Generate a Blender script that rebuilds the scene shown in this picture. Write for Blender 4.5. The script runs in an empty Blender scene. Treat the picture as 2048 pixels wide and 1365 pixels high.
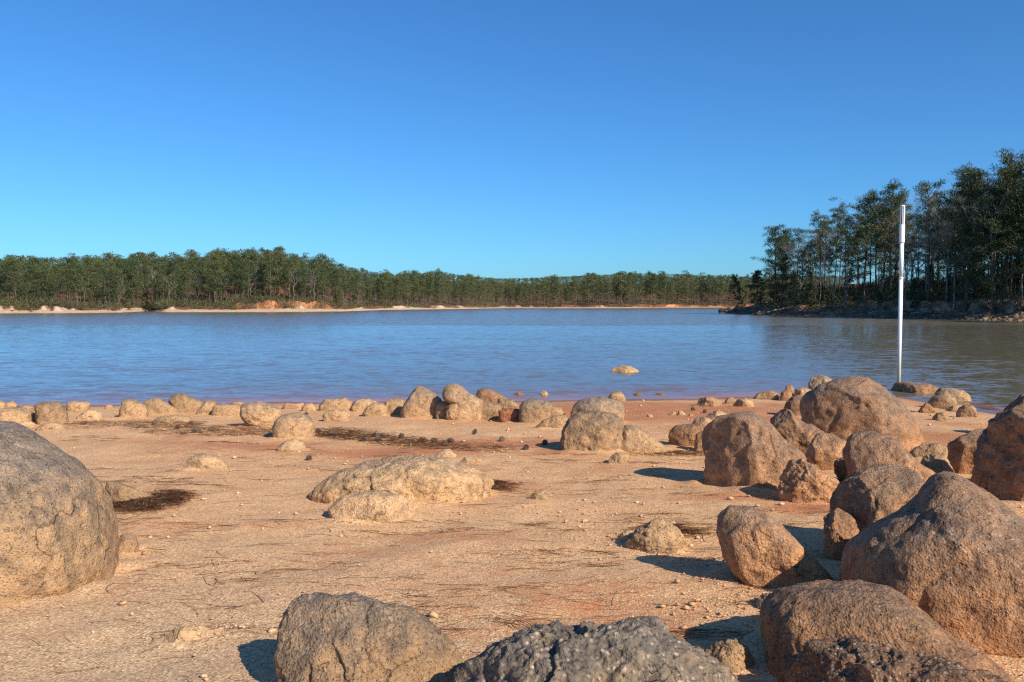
import bpy, math, random
import numpy as np
from mathutils import Vector, Matrix
R = math.radians
random.seed(7)
SC = bpy.context.scene
COL = SC.collection

# ------------------------------------------------------------------ camera, sky, sun
CAM_H = 2.6
F = 18.0 / 22.3 * 2048            # focal length in photo pixels
PITCH = math.atan(77.5 / F)
cam_d = bpy.data.cameras.new('camera'); cam = bpy.data.objects.new('camera', cam_d); COL.objects.link(cam)
cam_d.sensor_width = 22.3; cam_d.lens = 18.0; cam_d.clip_start = 0.05; cam_d.clip_end = 12000
cam.location = (0, 0, CAM_H); cam.rotation_euler = (math.pi / 2 - PITCH, 0, 0)
SC.camera = cam

SUN_AZ, SUN_EL = R(138), R(34)    # azimuth clockwise from the view direction (+Y)
SUNV = Vector((math.sin(SUN_AZ) * math.cos(SUN_EL), math.cos(SUN_AZ) * math.cos(SUN_EL), math.sin(SUN_EL)))
W = bpy.data.worlds.new('World'); SC.world = W; W.use_nodes = True
wn = W.node_tree; bg = wn.nodes['Background']
sky = wn.nodes.new('ShaderNodeTexSky'); sky.sky_type = 'NISHITA'; sky.sun_disc = False
sky.sun_elevation = SUN_EL; sky.sun_rotation = SUN_AZ
sky.air_density = 1.0; sky.dust_density = 0.5; sky.ozone_density = 5.0; sky.altitude = 200
tint = wn.nodes.new('ShaderNodeMix'); tint.data_type = 'RGBA'; tint.blend_type = 'MULTIPLY'
tint.inputs[0].default_value = 1.0; tint.inputs[7].default_value = (0.39, 0.785, 1.10, 1)
wn.links.new(sky.outputs[0], tint.inputs[6]); wn.links.new(tint.outputs[2], bg.inputs['Color'])
bg.inputs['Strength'].default_value = 0.105
sun_d = bpy.data.lights.new('sun', 'SUN'); sun = bpy.data.objects.new('sun', sun_d); COL.objects.link(sun)
sun_d.energy = 5.0; sun_d.angle = R(0.53); sun_d.color = (1.0, 0.91, 0.77)
sun.rotation_euler = SUNV.to_track_quat('Z', 'Y').to_euler()
SC.view_settings.view_transform = 'Standard'; SC.view_settings.look = 'None'
SC.view_settings.exposure = 0.35; SC.view_settings.gamma = 1.0
SC.cycles.max_bounces = 6; SC.cycles.diffuse_bounces = 3; SC.cycles.use_denoising = False; SC.cycles.filter_width = 1.3

# ------------------------------------------------------------------ helpers
def tag(o, label=None, cat=None, group=None, kind=None):
    if label: o['label'] = label
    if cat: o['category'] = cat
    if group: o['group'] = group
    if kind: o['kind'] = kind
    return o

_rs = np.random.RandomState(11)
PERM = np.concatenate([_rs.permutation(256)] * 3).astype(np.int32)
GRAD = np.array([(1,1,0),(-1,1,0),(1,-1,0),(-1,-1,0),(1,0,1),(-1,0,1),(1,0,-1),(-1,0,-1),(0,1,1),(0,-1,1),(0,1,-1),(0,-1,-1),(1,1,0),(-1,1,0),(0,-1,1),(0,-1,-1)], float)
def perlin(P):
    Pi = np.floor(P).astype(np.int32); f = P - Pi; Pi &= 255
    u = f * f * f * (f * (f * 6 - 15) + 10)
    out = 0
    for dx in (0, 1):
        for dy in (0, 1):
            for dz in (0, 1):
                h = PERM[PERM[PERM[Pi[:, 0] + dx] + Pi[:, 1] + dy] + Pi[:, 2] + dz] & 15
                g = GRAD[h]
                d = g[:, 0] * (f[:, 0] - dx) + g[:, 1] * (f[:, 1] - dy) + g[:, 2] * (f[:, 2] - dz)
                w = (u[:, 0] if dx else 1 - u[:, 0]) * (u[:, 1] if dy else 1 - u[:, 1]) * (u[:, 2] if dz else 1 - u[:, 2])
                out = out + w * d
    return out
def fbm(P, octv=3, gain=0.5):
    a, s, o = 1.0, 1.0, 0
    for _ in range(octv):
        o = o + a * perlin(P * s + 17.3 * s); a *= gain; s *= 2.03
    return o
def noise2(X, Y, s, octv=2, off=0.0):
    P = np.stack([np.ravel(X) * s, np.ravel(Y) * s, np.full(np.size(X), off + 0.37)], 1)
    return fbm(P, octv).reshape(np.shape(X))

def mesh_np(name, V, faces, mat, parent=None, smooth=True, attrs=None):
    """faces: one (m,k) integer array; makes one mesh object"""
    me = bpy.data.meshes.new(name)
    V = np.ascontiguousarray(V, np.float32); Fa = np.ascontiguousarray(faces, np.int32)
    m, k = Fa.shape
    me.vertices.add(len(V)); me.vertices.foreach_set('co', V.ravel())
    me.loops.add(m * k); me.loops.foreach_set('vertex_index', Fa.ravel())
    me.polygons.add(m); me.polygons.foreach_set('loop_start', np.arange(0, m * k, k, dtype=np.int32))
    me.update(calc_edges=True)
    if smooth: me.polygons.foreach_set('use_smooth', np.ones(m, bool))
    for an, av in (attrs or {}).items():
        a = me.attributes.new(an, 'FLOAT', 'POINT'); a.data.foreach_set('value', np.ascontiguousarray(av, np.float32))
    me.materials.append(mat)
    o = bpy.data.objects.new(name, me); COL.objects.link(o)
    if parent: o.parent = parent
    return o

class Nodes:
    def __init__(s, name):
        s.m = bpy.data.materials.new(name); s.m.use_nodes = True
        s.t = s.m.node_tree; s.b = s.t.nodes['Principled BSDF']; s.b.inputs['Specular IOR Level'].default_value = 0.25
    def n(s, typ, **kw):
        x = s.t.nodes.new(typ)
        for k, v in kw.items(): setattr(x, k, v)
        return x
    def l(s, a, b): s.t.links.new(a, b)
    def setin(s, sock, v):
        if hasattr(v, 'links') or isinstance(v, bpy.types.NodeSocket): s.l(v, sock)
        else: sock.default_value = v
    def geo(s): return s.n('ShaderNodeNewGeometry')
    def coord(s): return s.n('ShaderNodeTexCoord').outputs['Object']
    def attr(s, nm): return s.n('ShaderNodeAttribute', attribute_name=nm).outputs['Fac']
    def noise(s, vec, scale, detail=4, rough=0.55, out=0):
        x = s.n('ShaderNodeTexNoise'); s.l(vec, x.inputs['Vector'])
        x.inputs['Scale'].default_value = scale; x.inputs['Detail'].default_value = detail; x.inputs['Roughness'].default_value = rough
        return x.outputs[out]
    def vor(s, vec, scale, feature='F1', out='Distance', rnd=1.0):
        x = s.n('ShaderNodeTexVoronoi', feature=feature); s.l(vec, x.inputs['Vector'])
        x.inputs['Scale'].default_value = scale; x.inputs['Randomness'].default_value = rnd
        return x.outputs[out]
    def ramp(s, fac, stops, interp='LINEAR'):
        x = s.n('ShaderNodeValToRGB'); s.l(fac, x.inputs[0]); cr = x.color_ramp; cr.interpolation = interp
        while len(cr.elements) < len(stops): cr.elements.new(0.5)
        for e, (p, c) in zip(cr.elements, stops):
            e.position = p; e.color = (*c, 1) if len(c) == 3 else c
        return x.outputs[0]
    def mr(s, v, a, b, c=0.0, d=1.0):
        x = s.n('ShaderNodeMapRange'); s.setin(x.inputs[0], v)
        for i, q in zip((1, 2, 3, 4), (a, b, c, d)): x.inputs[i].default_value = q
        return x.outputs[0]
    def math(s, op, a, b=0.0, clamp=False):
        x = s.n('ShaderNodeMath', operation=op, use_clamp=clamp); s.setin(x.inputs[0], a); s.setin(x.inputs[1], b); return x.outputs[0]
    def mix(s, fac, a, b, blend='MIX'):
        x = s.n('ShaderNodeMix', data_type='RGBA', blend_type=blend)
        s.setin(x.inputs[0], fac)
        for sock, v in ((x.inputs[6], a), (x.inputs[7], b)):
            if isinstance(v, tuple): sock.default_value = (*v, 1) if len(v) == 3 else v
            else: s.l(v, sock)
        return x.outputs[2]
    def bump(s, h, strength, dist, prev=None):
        x = s.n('ShaderNodeBump'); x.inputs['Strength'].default_value = strength; x.inputs['Distance'].default_value = dist
        s.l(h, x.inputs['Height'])
        if prev is not None: s.l(prev, x.inputs['Normal'])
        return x.outputs[0]

def simple_mat(name, c, rough=0.6, spec=0.3):
    k = Nodes(name); k.b.inputs['Base Color'].default_value = (*c, 1); k.b.inputs['Roughness'].default_value = rough
    k.b.inputs['Specular IOR Level'].default_value = spec
    return k.m

# ------------------------------------------------------------------ photo pixel -> world
CP, SP = math.cos(PITCH), math.sin(PITCH)
def ray(px, py):
    a, b = (px - 1024) / F, (682.5 - py) / F
    return np.array([a, CP + b * SP, -SP + b * CP])
def on_water(px, py):
    d = ray(px, py); t = -CAM_H / d[2]
    return np.array([d[0] * t, d[1] * t, 0.0])

SHORE_PX = [(-900, 860), (-200, 824), (0, 814), (170, 811), (380, 807), (700, 804), (1010, 802), (1250, 799), (1500, 795), (1620, 789), (1740, 784), (1850, 784), (1925, 800), (1990, 829), (2080, 850), (2300, 900), (2700, 960)]
_sw = np.array([on_water(*p) for p in SHORE_PX])
SX = np.concatenate([[-80], _sw[:, 0], [60]]); SY = np.concatenate([[_sw[0, 1] - 3], _sw[:, 1], [_sw[-1, 1] - 2]])
_o = np.argsort(SX); SX, SY = SX[_o], SY[_o]
_xf = np.linspace(-80, 60, 2801); _yf = np.interp(_xf, SX, SY)
_k = np.hanning(15); _k /= _k.sum(); _yf = np.convolve(np.pad(_yf, 7, 'edge'), _k, 'valid')
_yf += 0.22 * noise2(_xf, _xf * 0, 0.55, 2, 3.1) 
_ys = np.convolve(np.pad(_yf, 100, 'edge'), np.hanning(201) / np.hanning(201).sum(), 'valid')
SLOPE = 0.0486
def ground_h(X, Y):
    X = np.asarray(X, float); Y = np.asarray(Y, float)
    ys = np.interp(X, _xf, _yf); ysm = np.interp(X, _xf, _ys)
    far = np.clip((ys - Y) / 5.0, 0, 1)          # near the waterline follow its detail, inland its average
    d = (ys - Y) * (1 - far) + (ysm - Y) * far
    h = SLOPE * np.clip(d, -60, None)
    h = np.where(h > 1.3, 1.3 + (h - 1.3) * 0.4, h)
    amp = np.clip(d / 4.0, 0.12, 1)
    h = h + amp * (0.055 * noise2(X, Y, 0.42, 2, 1.0) + 0.022 * noise2(X, Y, 1.6, 2, 5.0))
    return h
def on_ground(px, py):
    d = ray(px, py); t = 2.0; dt = 0.05; c = np.array([0, 0, CAM_H])
    ts = np.concatenate([np.arange(1.5, 40, 0.02), np.arange(40, 200, 0.5)])
    P = c + ts[:, None] * d
    below = P[:, 2] <= ground_h(P[:, 0], P[:, 1])
    i = int(np.argmax(below)) if below.any() else len(ts) - 1
    return P[i]

# ------------------------------------------------------------------ materials
def rock_mat(name, top, body, stain, grain=1.0):
    k = Nodes(name); co = k.coord()
    pos = k.geo().outputs['Position']
    hg = k.attr('hgt'); rnd = k.n('ShaderNodeObjectInfo').outputs['Random']
    n1 = k.noise(co, 2.2, 5, 0.6); n2 = k.noise(co, 9, 5, 0.65); n3 = k.noise(co, 45 * grain, 4, 0.7)
    nz = k.n('ShaderNodeSeparateXYZ'); k.l(k.geo().outputs['Normal'], nz.inputs[0])
    lich = k.math('ADD', k.math('MULTIPLY', nz.outputs[2], 0.45), k.mr(n1, 0.3, 0.7, -0.3, 0.45))
    lich = k.mr(lich, 0.05, 0.6)
    col = k.mix(lich, body, top)
    st = k.math('SUBTRACT', k.math('ADD', 0.30, k.mr(n1, 0.25, 0.75, -0.22, 0.22)), hg)
    st = k.mr(k.math('ADD', st, k.mr(n2, 0.3, 0.7, -0.1, 0.1)), -0.14, 0.22)
    st = k.math('MULTIPLY', st, 0.8)
    col = k.mix(st, col, stain)
    # mineral grain: pale feldspar and dark specks
    cell = k.n('ShaderNodeTexVoronoi'); k.l(co, cell.inputs['Vector']); cell.inputs['Scale'].default_value = 88 * grain
    sep = k.n('ShaderNodeSeparateColor'); k.l(cell.outputs['Color'], sep.inputs[0])
    rim = k.mr(cell.outputs['Distance'], 0.25, 0.6, 1.0, 0.0)
    col = k.mix(k.math('MULTIPLY', rim, k.mr(sep.outputs[0], 0.52, 1.0, 0, 0.75)), col, (0.52, 0.40, 0.30))
    col = k.mix(k.math('MULTIPLY', rim, k.mr(sep.outputs[1], 0.55, 1.0, 0, 0.85)), col, (0.05, 0.035, 0.03))
    col = k.mix(1.0, col, k.ramp(n2, [(0.28, (0.5, 0.48, 0.48)), (0.52, (1, 1, 1)), (0.75, (1.35, 1.3, 1.22))]), 'MULTIPLY')
    col = k.mix(k.mr(n3, 0.60, 0.72, 0, 0.5), col, (0.10, 0.065, 0.045))
    # a few thin cracks
    wv = k.n('ShaderNodeVectorMath', operation='ADD'); k.l(co, wv.inputs[0]); wn_ = k.n('ShaderNodeVectorMath', operation='SCALE'); k.l(k.noise(co, 3.0, 3, 0.6, 1), wn_.inputs[0]); wn_.inputs['Scale'].default_value = 0.35; k.l(wn_.outputs[0], wv.inputs[1])
    ck = k.mr(k.vor(wv.outputs[0], 1.7, 'DISTANCE_TO_EDGE'), 0.0, 0.011, 1.0, 0.0)
    ck = k.math('MULTIPLY', ck, k.mr(k.noise(co, 1.7, 3, 0.6), 0.54, 0.66))
    col = k.mix(k.math('MULTIPLY', ck, 0.65), col, (0.05, 0.032, 0.022))
    v = k.math('ADD', 0.80, k.math('MULTIPLY', rnd, 0.40))
    hsv = k.n('ShaderNodeHueSaturation'); k.l(col, hsv.inputs['Color']); k.l(v, hsv.inputs['Value'])
    k.l(hsv.outputs[0], k.b.inputs['Base Color'])
    k.b.inputs['Roughness'].default_value = 0.85; k.b.inputs['Specular IOR Level'].default_value = 0.2
    pit = k.mr(k.noise(co, 17 * grain, 3, 0.6), 0.60, 0.70)
    b0 = k.bump(k.math('SUBTRACT', 1.0, pit), 0.8, 0.025)
    b1 = k.bump(n2, 0.55, 0.05, b0)
    b2 = k.bump(k.noise(co, 26 * grain, 5, 0.7), 0.75, 0.03, b1)
    b3 = k.bump(cell.outputs['Distance'], 0.6, 0.008, b2)
    b3 = k.bump(k.math('SUBTRACT', 1.0, ck), 0.7, 0.012, b3)
    k.l(b3, k.b.inputs['Normal'])
    return k.m
M = {}
M['grey'] = rock_mat('weathered_grey_granite', (0.20, 0.165, 0.135), (0.29, 0.205, 0.138), (0.46, 0.265, 0.12))
M['brown'] = rock_mat('brown_granite', (0.225, 0.145, 0.095), (0.36, 0.19, 0.095), (0.50, 0.235, 0.095))
M['tan'] = rock_mat('tan_granite', (0.30, 0.205, 0.128), (0.385, 0.24, 0.13), (0.52, 0.305, 0.145))
M['crust'] = rock_mat('crusted_tan_granite', (0.36, 0.25, 0.152), (0.45, 0.288, 0.155), (0.62, 0.365, 0.17))
M['dark'] = rock_mat('dark_wet_shaded_granite', (0.12, 0.075, 0.05), (0.18, 0.10, 0.058), (0.26, 0.12, 0.055))  # for wet stones, and for rocks in shadow with their shade painted in
M['ash'] = rock_mat('coarse_grey_granite', (0.125, 0.104, 0.082), (0.165, 0.13, 0.096), (0.23, 0.155, 0.09), 0.62)
M['sandy'] = rock_mat('sandy_crust_rock', (0.37, 0.245, 0.145), (0.44, 0.28, 0.155), (0.54, 0.335, 0.17))
M['red'] = rock_mat('red_clay_rock', (0.24, 0.10, 0.05), (0.33, 0.125, 0.055), (0.40, 0.145, 0.06))

def ground_mat():
    k = Nodes('sandy_ground'); co = k.coord()
    clay = k.attr('clay'); wet = k.attr('wet'); grey = k.attr('grey')
    n1 = k.noise(co, 0.9, 5, 0.6); n2 = k.noise(co, 5, 5, 0.65); n3 = k.noise(co, 24, 4, 0.7)
    sand = k.ramp(n1, [(0.3, (0.60, 0.295, 0.118)), (0.5, (0.66, 0.348, 0.152)), (0.7, (0.69, 0.395, 0.185))])
    sand = k.mix(k.math('MULTIPLY', grey, 0.75), sand, (0.49, 0.33, 0.19))
    cl = k.math('ADD', clay, k.mr(n2, 0.3, 0.7, -0.28, 0.28))
    cl = k.math('MULTIPLY', k.mr(cl, 0.22, 0.8), k.mr(clay, 0.0, 0.15))
    col = k.mix(cl, sand, k.ramp(n2, [(0.3, (0.40, 0.13, 0.05)), (0.7, (0.52, 0.20, 0.075))]))
    # loose grains
    c1 = k.n('ShaderNodeTexVoronoi'); k.l(co, c1.inputs['Vector']); c1.inputs['Scale'].default_value = 95
    s1 = k.n('ShaderNodeSeparateColor'); k.l(c1.outputs['Color'], s1.inputs[0])
    c2 = k.n('ShaderNodeTexVoronoi'); k.l(co, c2.inputs['Vector']); c2.inputs['Scale'].default_value = 52
    s2 = k.n('ShaderNodeSeparateColor'); k.l(c2.outputs['Color'], s2.inputs[0])
    dens = k.math('SUBTRACT', 1.0, k.math('MULTIPLY', cl, 0.6))
    col = k.mix(k.math('MULTIPLY', k.mr(s1.outputs[0], 0.62, 0.92, 0, 0.68), dens), col, (0.82, 0.575, 0.335))
    col = k.mix(k.math('MULTIPLY', k.mr(s1.outputs[1], 0.64, 0.92, 0, 0.66), dens), col, (0.18, 0.095, 0.05))
    col = k.mix(k.math('MULTIPLY', k.mr(s2.outputs[0], 0.86, 0.97, 0, 0.55), dens), col, (0.78, 0.56, 0.35))
    col = k.mix(k.math('MULTIPLY', k.mr(s2.outputs[1], 0.88, 0.98, 0, 0.5), dens), col, (0.27, 0.15, 0.09))
    col = k.mix(k.mr(n3, 0.58, 0.74, 0, 0.22), col, (0.30, 0.16, 0.085))
    col = k.mix(k.mr(k.noise(co, 2.1, 6, 0.75), 0.60, 0.72, 0, 0.22), col, (0.60, 0.41, 0.27))
    col = k.mix(wet, col, (0.185, 0.07, 0.035))
    k.l(col, k.b.inputs['Base Color'])
    k.l(k.mr(wet, 0, 1, 0.9, 0.35), k.b.inputs['Roughness'])
    b1 = k.bump(n3, 0.12, 0.012)
    b2 = k.bump(c1.outputs['Distance'], 0.6, 0.007, b1)
    b3 = k.bump(s2.outputs[2], 0.35, 0.006, b2)
    k.l(b3, k.b.inputs['Normal'])
    return k.m
M['ground'] = ground_mat()

def water_mat():
    k = Nodes('lake_water'); pos = k.geo().outputs['Position']
    def wavecol(sx, sy, rot, off, det):
        mp = k.n('ShaderNodeMapping'); k.l(pos, mp.inputs['Vector'])
        mp.inputs['Scale'].default_value = (sx, sy, 1); mp.inputs['Rotation'].default_value = (0, 0, R(rot)); mp.inputs['Location'].default_value = (off, off * 0.7, 0)
        return k.noise(mp.outputs[0], 1.0, det, 0.55, 1)
    big = wavecol(0.45, 0.8, 6, 0, 2); mid = wavecol(1.3, 2.4, -7, 9.1, 3); fin = wavecol(5, 9, 10, 31.7, 2)
    xyz = k.n('ShaderNodeSeparateXYZ'); k.l(pos, xyz.inputs[0])
    # wind ruffles the far half of the lake more; streaks of rougher water
    st = k.n('ShaderNodeMapping'); k.l(pos, st.inputs['Vector']); st.inputs['Scale'].default_value = (0.012, 0.05, 1)
    sn = k.noise(st.outputs[0], 1.0, 3, 0.5)
    patch = k.n('ShaderNodeMapping'); k.l(pos, patch.inputs['Vector']); patch.inputs['Scale'].default_value = (0.06, 0.16, 1)
    pn = k.noise(patch.outputs[0], 1.0, 3, 0.55)
    ruf = k.mr(k.math('ADD', xyz.outputs[1], k.math('MULTIPLY', k.math('SUBTRACT', sn, 0.5), 45)), 88, 100)
    def vm(op, a, b):
        x = k.n('ShaderNodeVectorMath', operation=op); k.setin(x.inputs[0], a)
        if op == 'SCALE': k.setin(x.inputs['Scale'], b)
        elif op != 'NORMALIZE': k.setin(x.inputs[1], b)
        return x.outputs[0]
    def cen(c, amp):
        return vm('SCALE', vm('SUBTRACT', c, (0.5, 0.5, 0.5)), amp)
    s = vm('ADD', vm('ADD', cen(big, 0.34), cen(mid, 0.40)), cen(fin, 0.22))
    amp = k.math('ADD', k.mr(pn, 0.35, 0.65, 0.65, 1.05), k.math('MULTIPLY', ruf, 1.6))
    s = vm('SCALE', s, amp)
    sx_ = k.n('ShaderNodeSeparateXYZ'); k.l(s, sx_.inputs[0])      # the wave faces one sees over flat water are those leaning to the near shore
    cx_ = k.n('ShaderNodeCombineXYZ'); k.l(k.math('MULTIPLY', sx_.outputs[0], 0.6), cx_.inputs[0])
    k.l(k.math('SUBTRACT', k.math('MULTIPLY', k.math('ABSOLUTE', sx_.outputs[1]), -1.0), 0.02), cx_.inputs[1]); cx_.inputs[2].default_value = 1.0
    s = cx_.outputs[0]; s = vm('NORMALIZE', s, 0)
    k.l(s, k.b.inputs['Normal'])
    sh = k.attr('shore')                                   # metres of water towards the muddy shore
    n = k.noise(st.outputs[0], 9.0, 4, 0.6)
    f = k.mr(k.math('ADD', sh, k.mr(n, 0.3, 0.7, -0.9, 0.9)), 0.0, 4.6)
    col = k.ramp(f, [(0.0, (0.36, 0.15, 0.075)), (0.22, (0.20, 0.105, 0.06)), (1.0, (0.135, 0.118, 0.08))])
    k.l(col, k.b.inputs['Base Color'])
    k.b.inputs['IOR'].default_value = 1.33; k.b.inputs['Specular IOR Level'].default_value = 0.5
    k.b.inputs['Roughness'].default_value = 0.06
    return k.m
M['water'] = water_mat()

def land_mat():
    k = Nodes('far_shore_land'); co = k.coord(); pos = k.geo().outputs['Position']
    n1 = k.noise(pos, 0.12, 5, 0.6); n2 = k.noise(pos, 0.7, 5, 0.65)
    clay, litter, lime = k.attr('clay'), k.attr('litter'), k.attr('rubble')
    col = k.ramp(n2, [(0.3, (0.46, 0.31, 0.19)), (0.7, (0.62, 0.46, 0.31))])
    col = k.mix(clay, col, k.ramp(n2, [(0.3, (0.27, 0.095, 0.04)), (0.6, (0.52, 0.22, 0.09)), (0.75, (0.60, 0.30, 0.14))]))
    col = k.mix(lime, col, k.ramp(n2, [(0.35, (0.055, 0.034, 0.022)), (0.65, (0.19, 0.12, 0.07))]))  # rubble tones lowered to paint in the shade of the trees
    col = k.mix(litter, col, k.ramp(n2, [(0.3, (0.085, 0.04, 0.024)), (0.55, (0.19, 0.085, 0.045)), (0.75, (0.10, 0.085, 0.035))]))
    k.l(col, k.b.inputs['Base Color']); k.b.inputs['Roughness'].default_value = 0.95
    k.l(k.bump(n2, 0.8, 0.6), k.b.inputs['Normal'])
    return k.m
M['land'] = land_mat()

def leaf_mat(name, stops, spec=0.25):
    k = Nodes(name); co = k.coord(); rnd = k.n('ShaderNodeObjectInfo').outputs['Random']
    n = k.noise(co, 0.55, 3, 0.6); n2 = k.noise(k.geo().outputs['Position'], 0.09, 2, 0.5)
    f = k.math('ADD', k.mr(n, 0.3, 0.7, 0, 0.55), k.math('MULTIPLY', rnd, 0.38)); f = k.math('ADD', f, k.mr(n2, 0.35, 0.65, -0.22, 0.25))
    k.l(k.ramp(f, stops), k.b.inputs['Base Color']); k.b.inputs['Roughness'].default_value = 0.55
    k.b.inputs['Specular IOR Level'].default_value = spec
    return k.m
M['needles'] = leaf_mat('pine_foliage', [(0.0, (0.040, 0.060, 0.024)), (0.45, (0.066, 0.088, 0.032)), (1.0, (0.125, 0.132, 0.042))])
M['bush'] = leaf_mat('brush_foliage', [(0.0, (0.10, 0.075, 0.05)), (0.5, (0.09, 0.10, 0.04)), (1.0, (0.15, 0.15, 0.055))])
def bark_mat(name, a, b):
    k = Nodes(name); co = k.coord()
    mp = k.n('ShaderNodeMapping'); k.l(co, mp.inputs['Vector']); mp.inputs['Scale'].default_value = (6, 6, 1.4)
    n = k.noise(mp.outputs[0], 1.0, 4, 0.65)
    k.l(k.ramp(n, [(0.3, a), (0.7, b)]), k.b.inputs['Base Color']); k.b.inputs['Roughness'].default_value = 0.9
    k.l(k.bump(n, 0.6, 0.05), k.b.inputs['Normal'])
    return k.m
M['bark'] = bark_mat('pine_bark', (0.07, 0.05, 0.04), (0.21, 0.155, 0.12))
M['greybark'] = bark_mat('bare_tree_bark', (0.17, 0.14, 0.125), (0.36, 0.31, 0.275))
M['straw'] = leaf_mat('pine_straw', [(0.0, (0.11, 0.066, 0.044)), (0.5, (0.24, 0.145, 0.092)), (1.0, (0.40, 0.25, 0.15))])
M['cone'] = leaf_mat('pine_cone_scales', [(0.0, (0.09, 0.062, 0.046)), (0.6, (0.19, 0.135, 0.10)), (1.0, (0.28, 0.205, 0.15))])
M['log'] = bark_mat('driftwood', (0.22, 0.17, 0.13), (0.48, 0.41, 0.34))

# ------------------------------------------------------------------ rocks
# label | material | options | outline in photo pixels.  b = pixel row where the front touches the ground, d = depth / half width
ROCKS = []
def RK(name, label, mat, pts, b=None, d=0.8, group=None, cut=2, rough=1.0, crack=0.0, dy=0.0, water=False, boxy=1.0, foot=1.75, pw=2.35, stain=1.0):
    ROCKS.append(dict(name=name, label=label, mat=mat, pts=pts, b=b, d=d, group=group, cut=cut, rough=rough, crack=crack, dy=dy, water=water, boxy=boxy, foot=foot, pw=pw, stain=stain))
def P(s):
    v = [float(x) for x in s.replace(',', ' ').split()]
    return list(zip(v[0::2], v[1::2]))

G1 = 'boulders in the foreground'; G2 = 'boulders in the heap on the right'; G3 = 'rocks in the row along the waterline'
G4 = 'rocks round the foot of the white pole'; G5 = 'low rocks bedded in the sand'; G6 = 'rocks standing in the shallow water'; G7 = 'stones on the red clay strand'
RK('boulder', 'huge smooth grey boulder cut by the left photo edge, tan stain along its foot', 'grey',
   P('0,856 22,860 60,876 100,901 150,932 190,968 213,1008 221,1050 219,1095 195,1135 150,1168 90,1203 40,1228 0,1248 -100,1290 -240,1300 -330,1180 -330,1030 -240,920 -120,868'), b=1195, d=0.95, group=G1, cut=-1, rough=0.55, foot=1.3, pw=2.3, stain=0.5)
RK('boulder', 'rounded grey boulder cut by the bottom edge, left of the dark coarse one', 'grey',
   P('556,1290 558,1252 575,1220 602,1201 635,1195 685,1199 740,1207 800,1219 850,1241 885,1272 912,1308 932,1342 942,1378 920,1450 760,1500 620,1450 572,1370 559,1330'), b=1405, d=0.75, group=G1, cut=1, rough=0.9, dy=0.05)
RK('boulder', 'coarse dark grey boulder with a humped top at the middle of the bottom edge', 'ash',
   P('890,1385 925,1352 962,1324 1012,1292 1070,1263 1122,1255 1180,1255 1240,1253 1268,1243 1297,1240 1322,1254 1347,1290 1400,1314 1442,1345 1470,1380 1440,1500 1180,1560 950,1500'), b=1530, d=0.7, group=G1, cut=0, rough=1.5)
RK('boulder', 'egg-shaped brown boulder leaning left, its left side dark above a long shadow', 'brown',
   P('1437,1060 1444,1030 1465,1016 1497,1018 1532,1030 1562,1050 1592,1080 1622,1113 1652,1145 1678,1178 1640,1200 1570,1192 1520,1180 1488,1150 1462,1118 1445,1090'), b=1178, d=0.75, foot=1.2, group=G2, cut=1, rough=0.8, dy=0.0)
RK('boulder', 'largest sloping brown boulder of the right heap, running out of the right edge', 'brown',
   P('1688,1122 1702,1090 1738,1062 1798,1034 1843,1000 1868,962 1902,953 1938,970 1982,1000 2035,1040 2110,1085 2190,1160 2220,1280 2110,1340 2020,1310 1940,1285 1880,1250 1800,1215 1740,1198 1700,1172 1686,1145'), b=1262, d=0.95, group=G2, cut=-1, rough=0.55, crack=0.25)
RK('boulder', 'blocky grey-brown boulder resting against the largest sloping one, a dark crack between them', 'brown',
   P('1668,1062 1660,1020 1665,992 1680,968 1702,953 1732,939 1762,934 1792,931 1818,940 1842,962 1855,985 1848,1004 1800,1040 1762,1060 1735,1080 1692,1085'), b=1118, d=0.8, group=G2, cut=2, rough=0.9)
RK('rock', 'dark shaded rock tucked under the blocky boulder, left of the crack', 'brown',
   P('1647,1065 1650,1032 1675,1018 1718,1045 1728,1080 1712,1125 1680,1130 1655,1100'), b=1122, d=0.9, group=G2, cut=1)
RK('boulder', 'flat-topped slab boulder in the bottom right corner, sunlit above a dark front', 'brown',
   P('1538,1215 1550,1194 1582,1180 1642,1171 1722,1174 1762,1180 1802,1200 1852,1236 1902,1276 1962,1312 2022,1368 2060,1440 1900,1510 1660,1490 1562,1400 1545,1330 1539,1262'), b=1380, d=0.85, group=G2, cut=-1, rough=0.6, boxy=0.7, pw=2.8)
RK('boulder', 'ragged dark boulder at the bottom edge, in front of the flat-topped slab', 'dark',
   P('1560,1400 1580,1330 1620,1296 1690,1277 1730,1284 1790,1304 1862,1325 1950,1345 2030,1368 2080,1430 1900,1560 1650,1540'), b=1545, d=0.6, group=G2, cut=1, rough=1.7)  # shade on this front rock is put into its dark colour
RK('boulder', 'long sloping boulder left of the heap, shadow on the sand to its left', 'brown',
   P('1405,870 1414,852 1436,837 1466,827 1492,824 1512,830 1542,850 1572,880 1600,905 1617,930 1642,948 1674,963 1672,988 1642,1006 1610,1008 1575,1000 1530,985 1465,978 1437,966 1424,935 1413,910 1406,890'), b=978, d=0.85, group=G2, cut=0, rough=0.6, crack=0.3)
RK('rock', 'crumbly low lump at the right foot of the long sloping boulder', 'brown',
   P('1555,955 1580,925 1606,917 1642,944 1676,962 1676,988 1644,1006 1605,1006 1568,992'), b=1004, d=0.7, group=G2, cut=0, rough=1.4)
RK('boulder', 'great round boulder at the back of the heap, left of the white pole', 'brown',
   P('1603,820 1605,800 1613,789 1640,771 1667,762 1697,756 1717,756 1742,762 1772,780 1802,805 1822,830 1840,860 1848,888 1842,905 1822,912 1790,912 1762,900 1720,890 1690,880 1650,862 1615,840 1604,830'), b=902, d=0.85, group=G2, cut=0, rough=0.75, crack=0.3)
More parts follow.
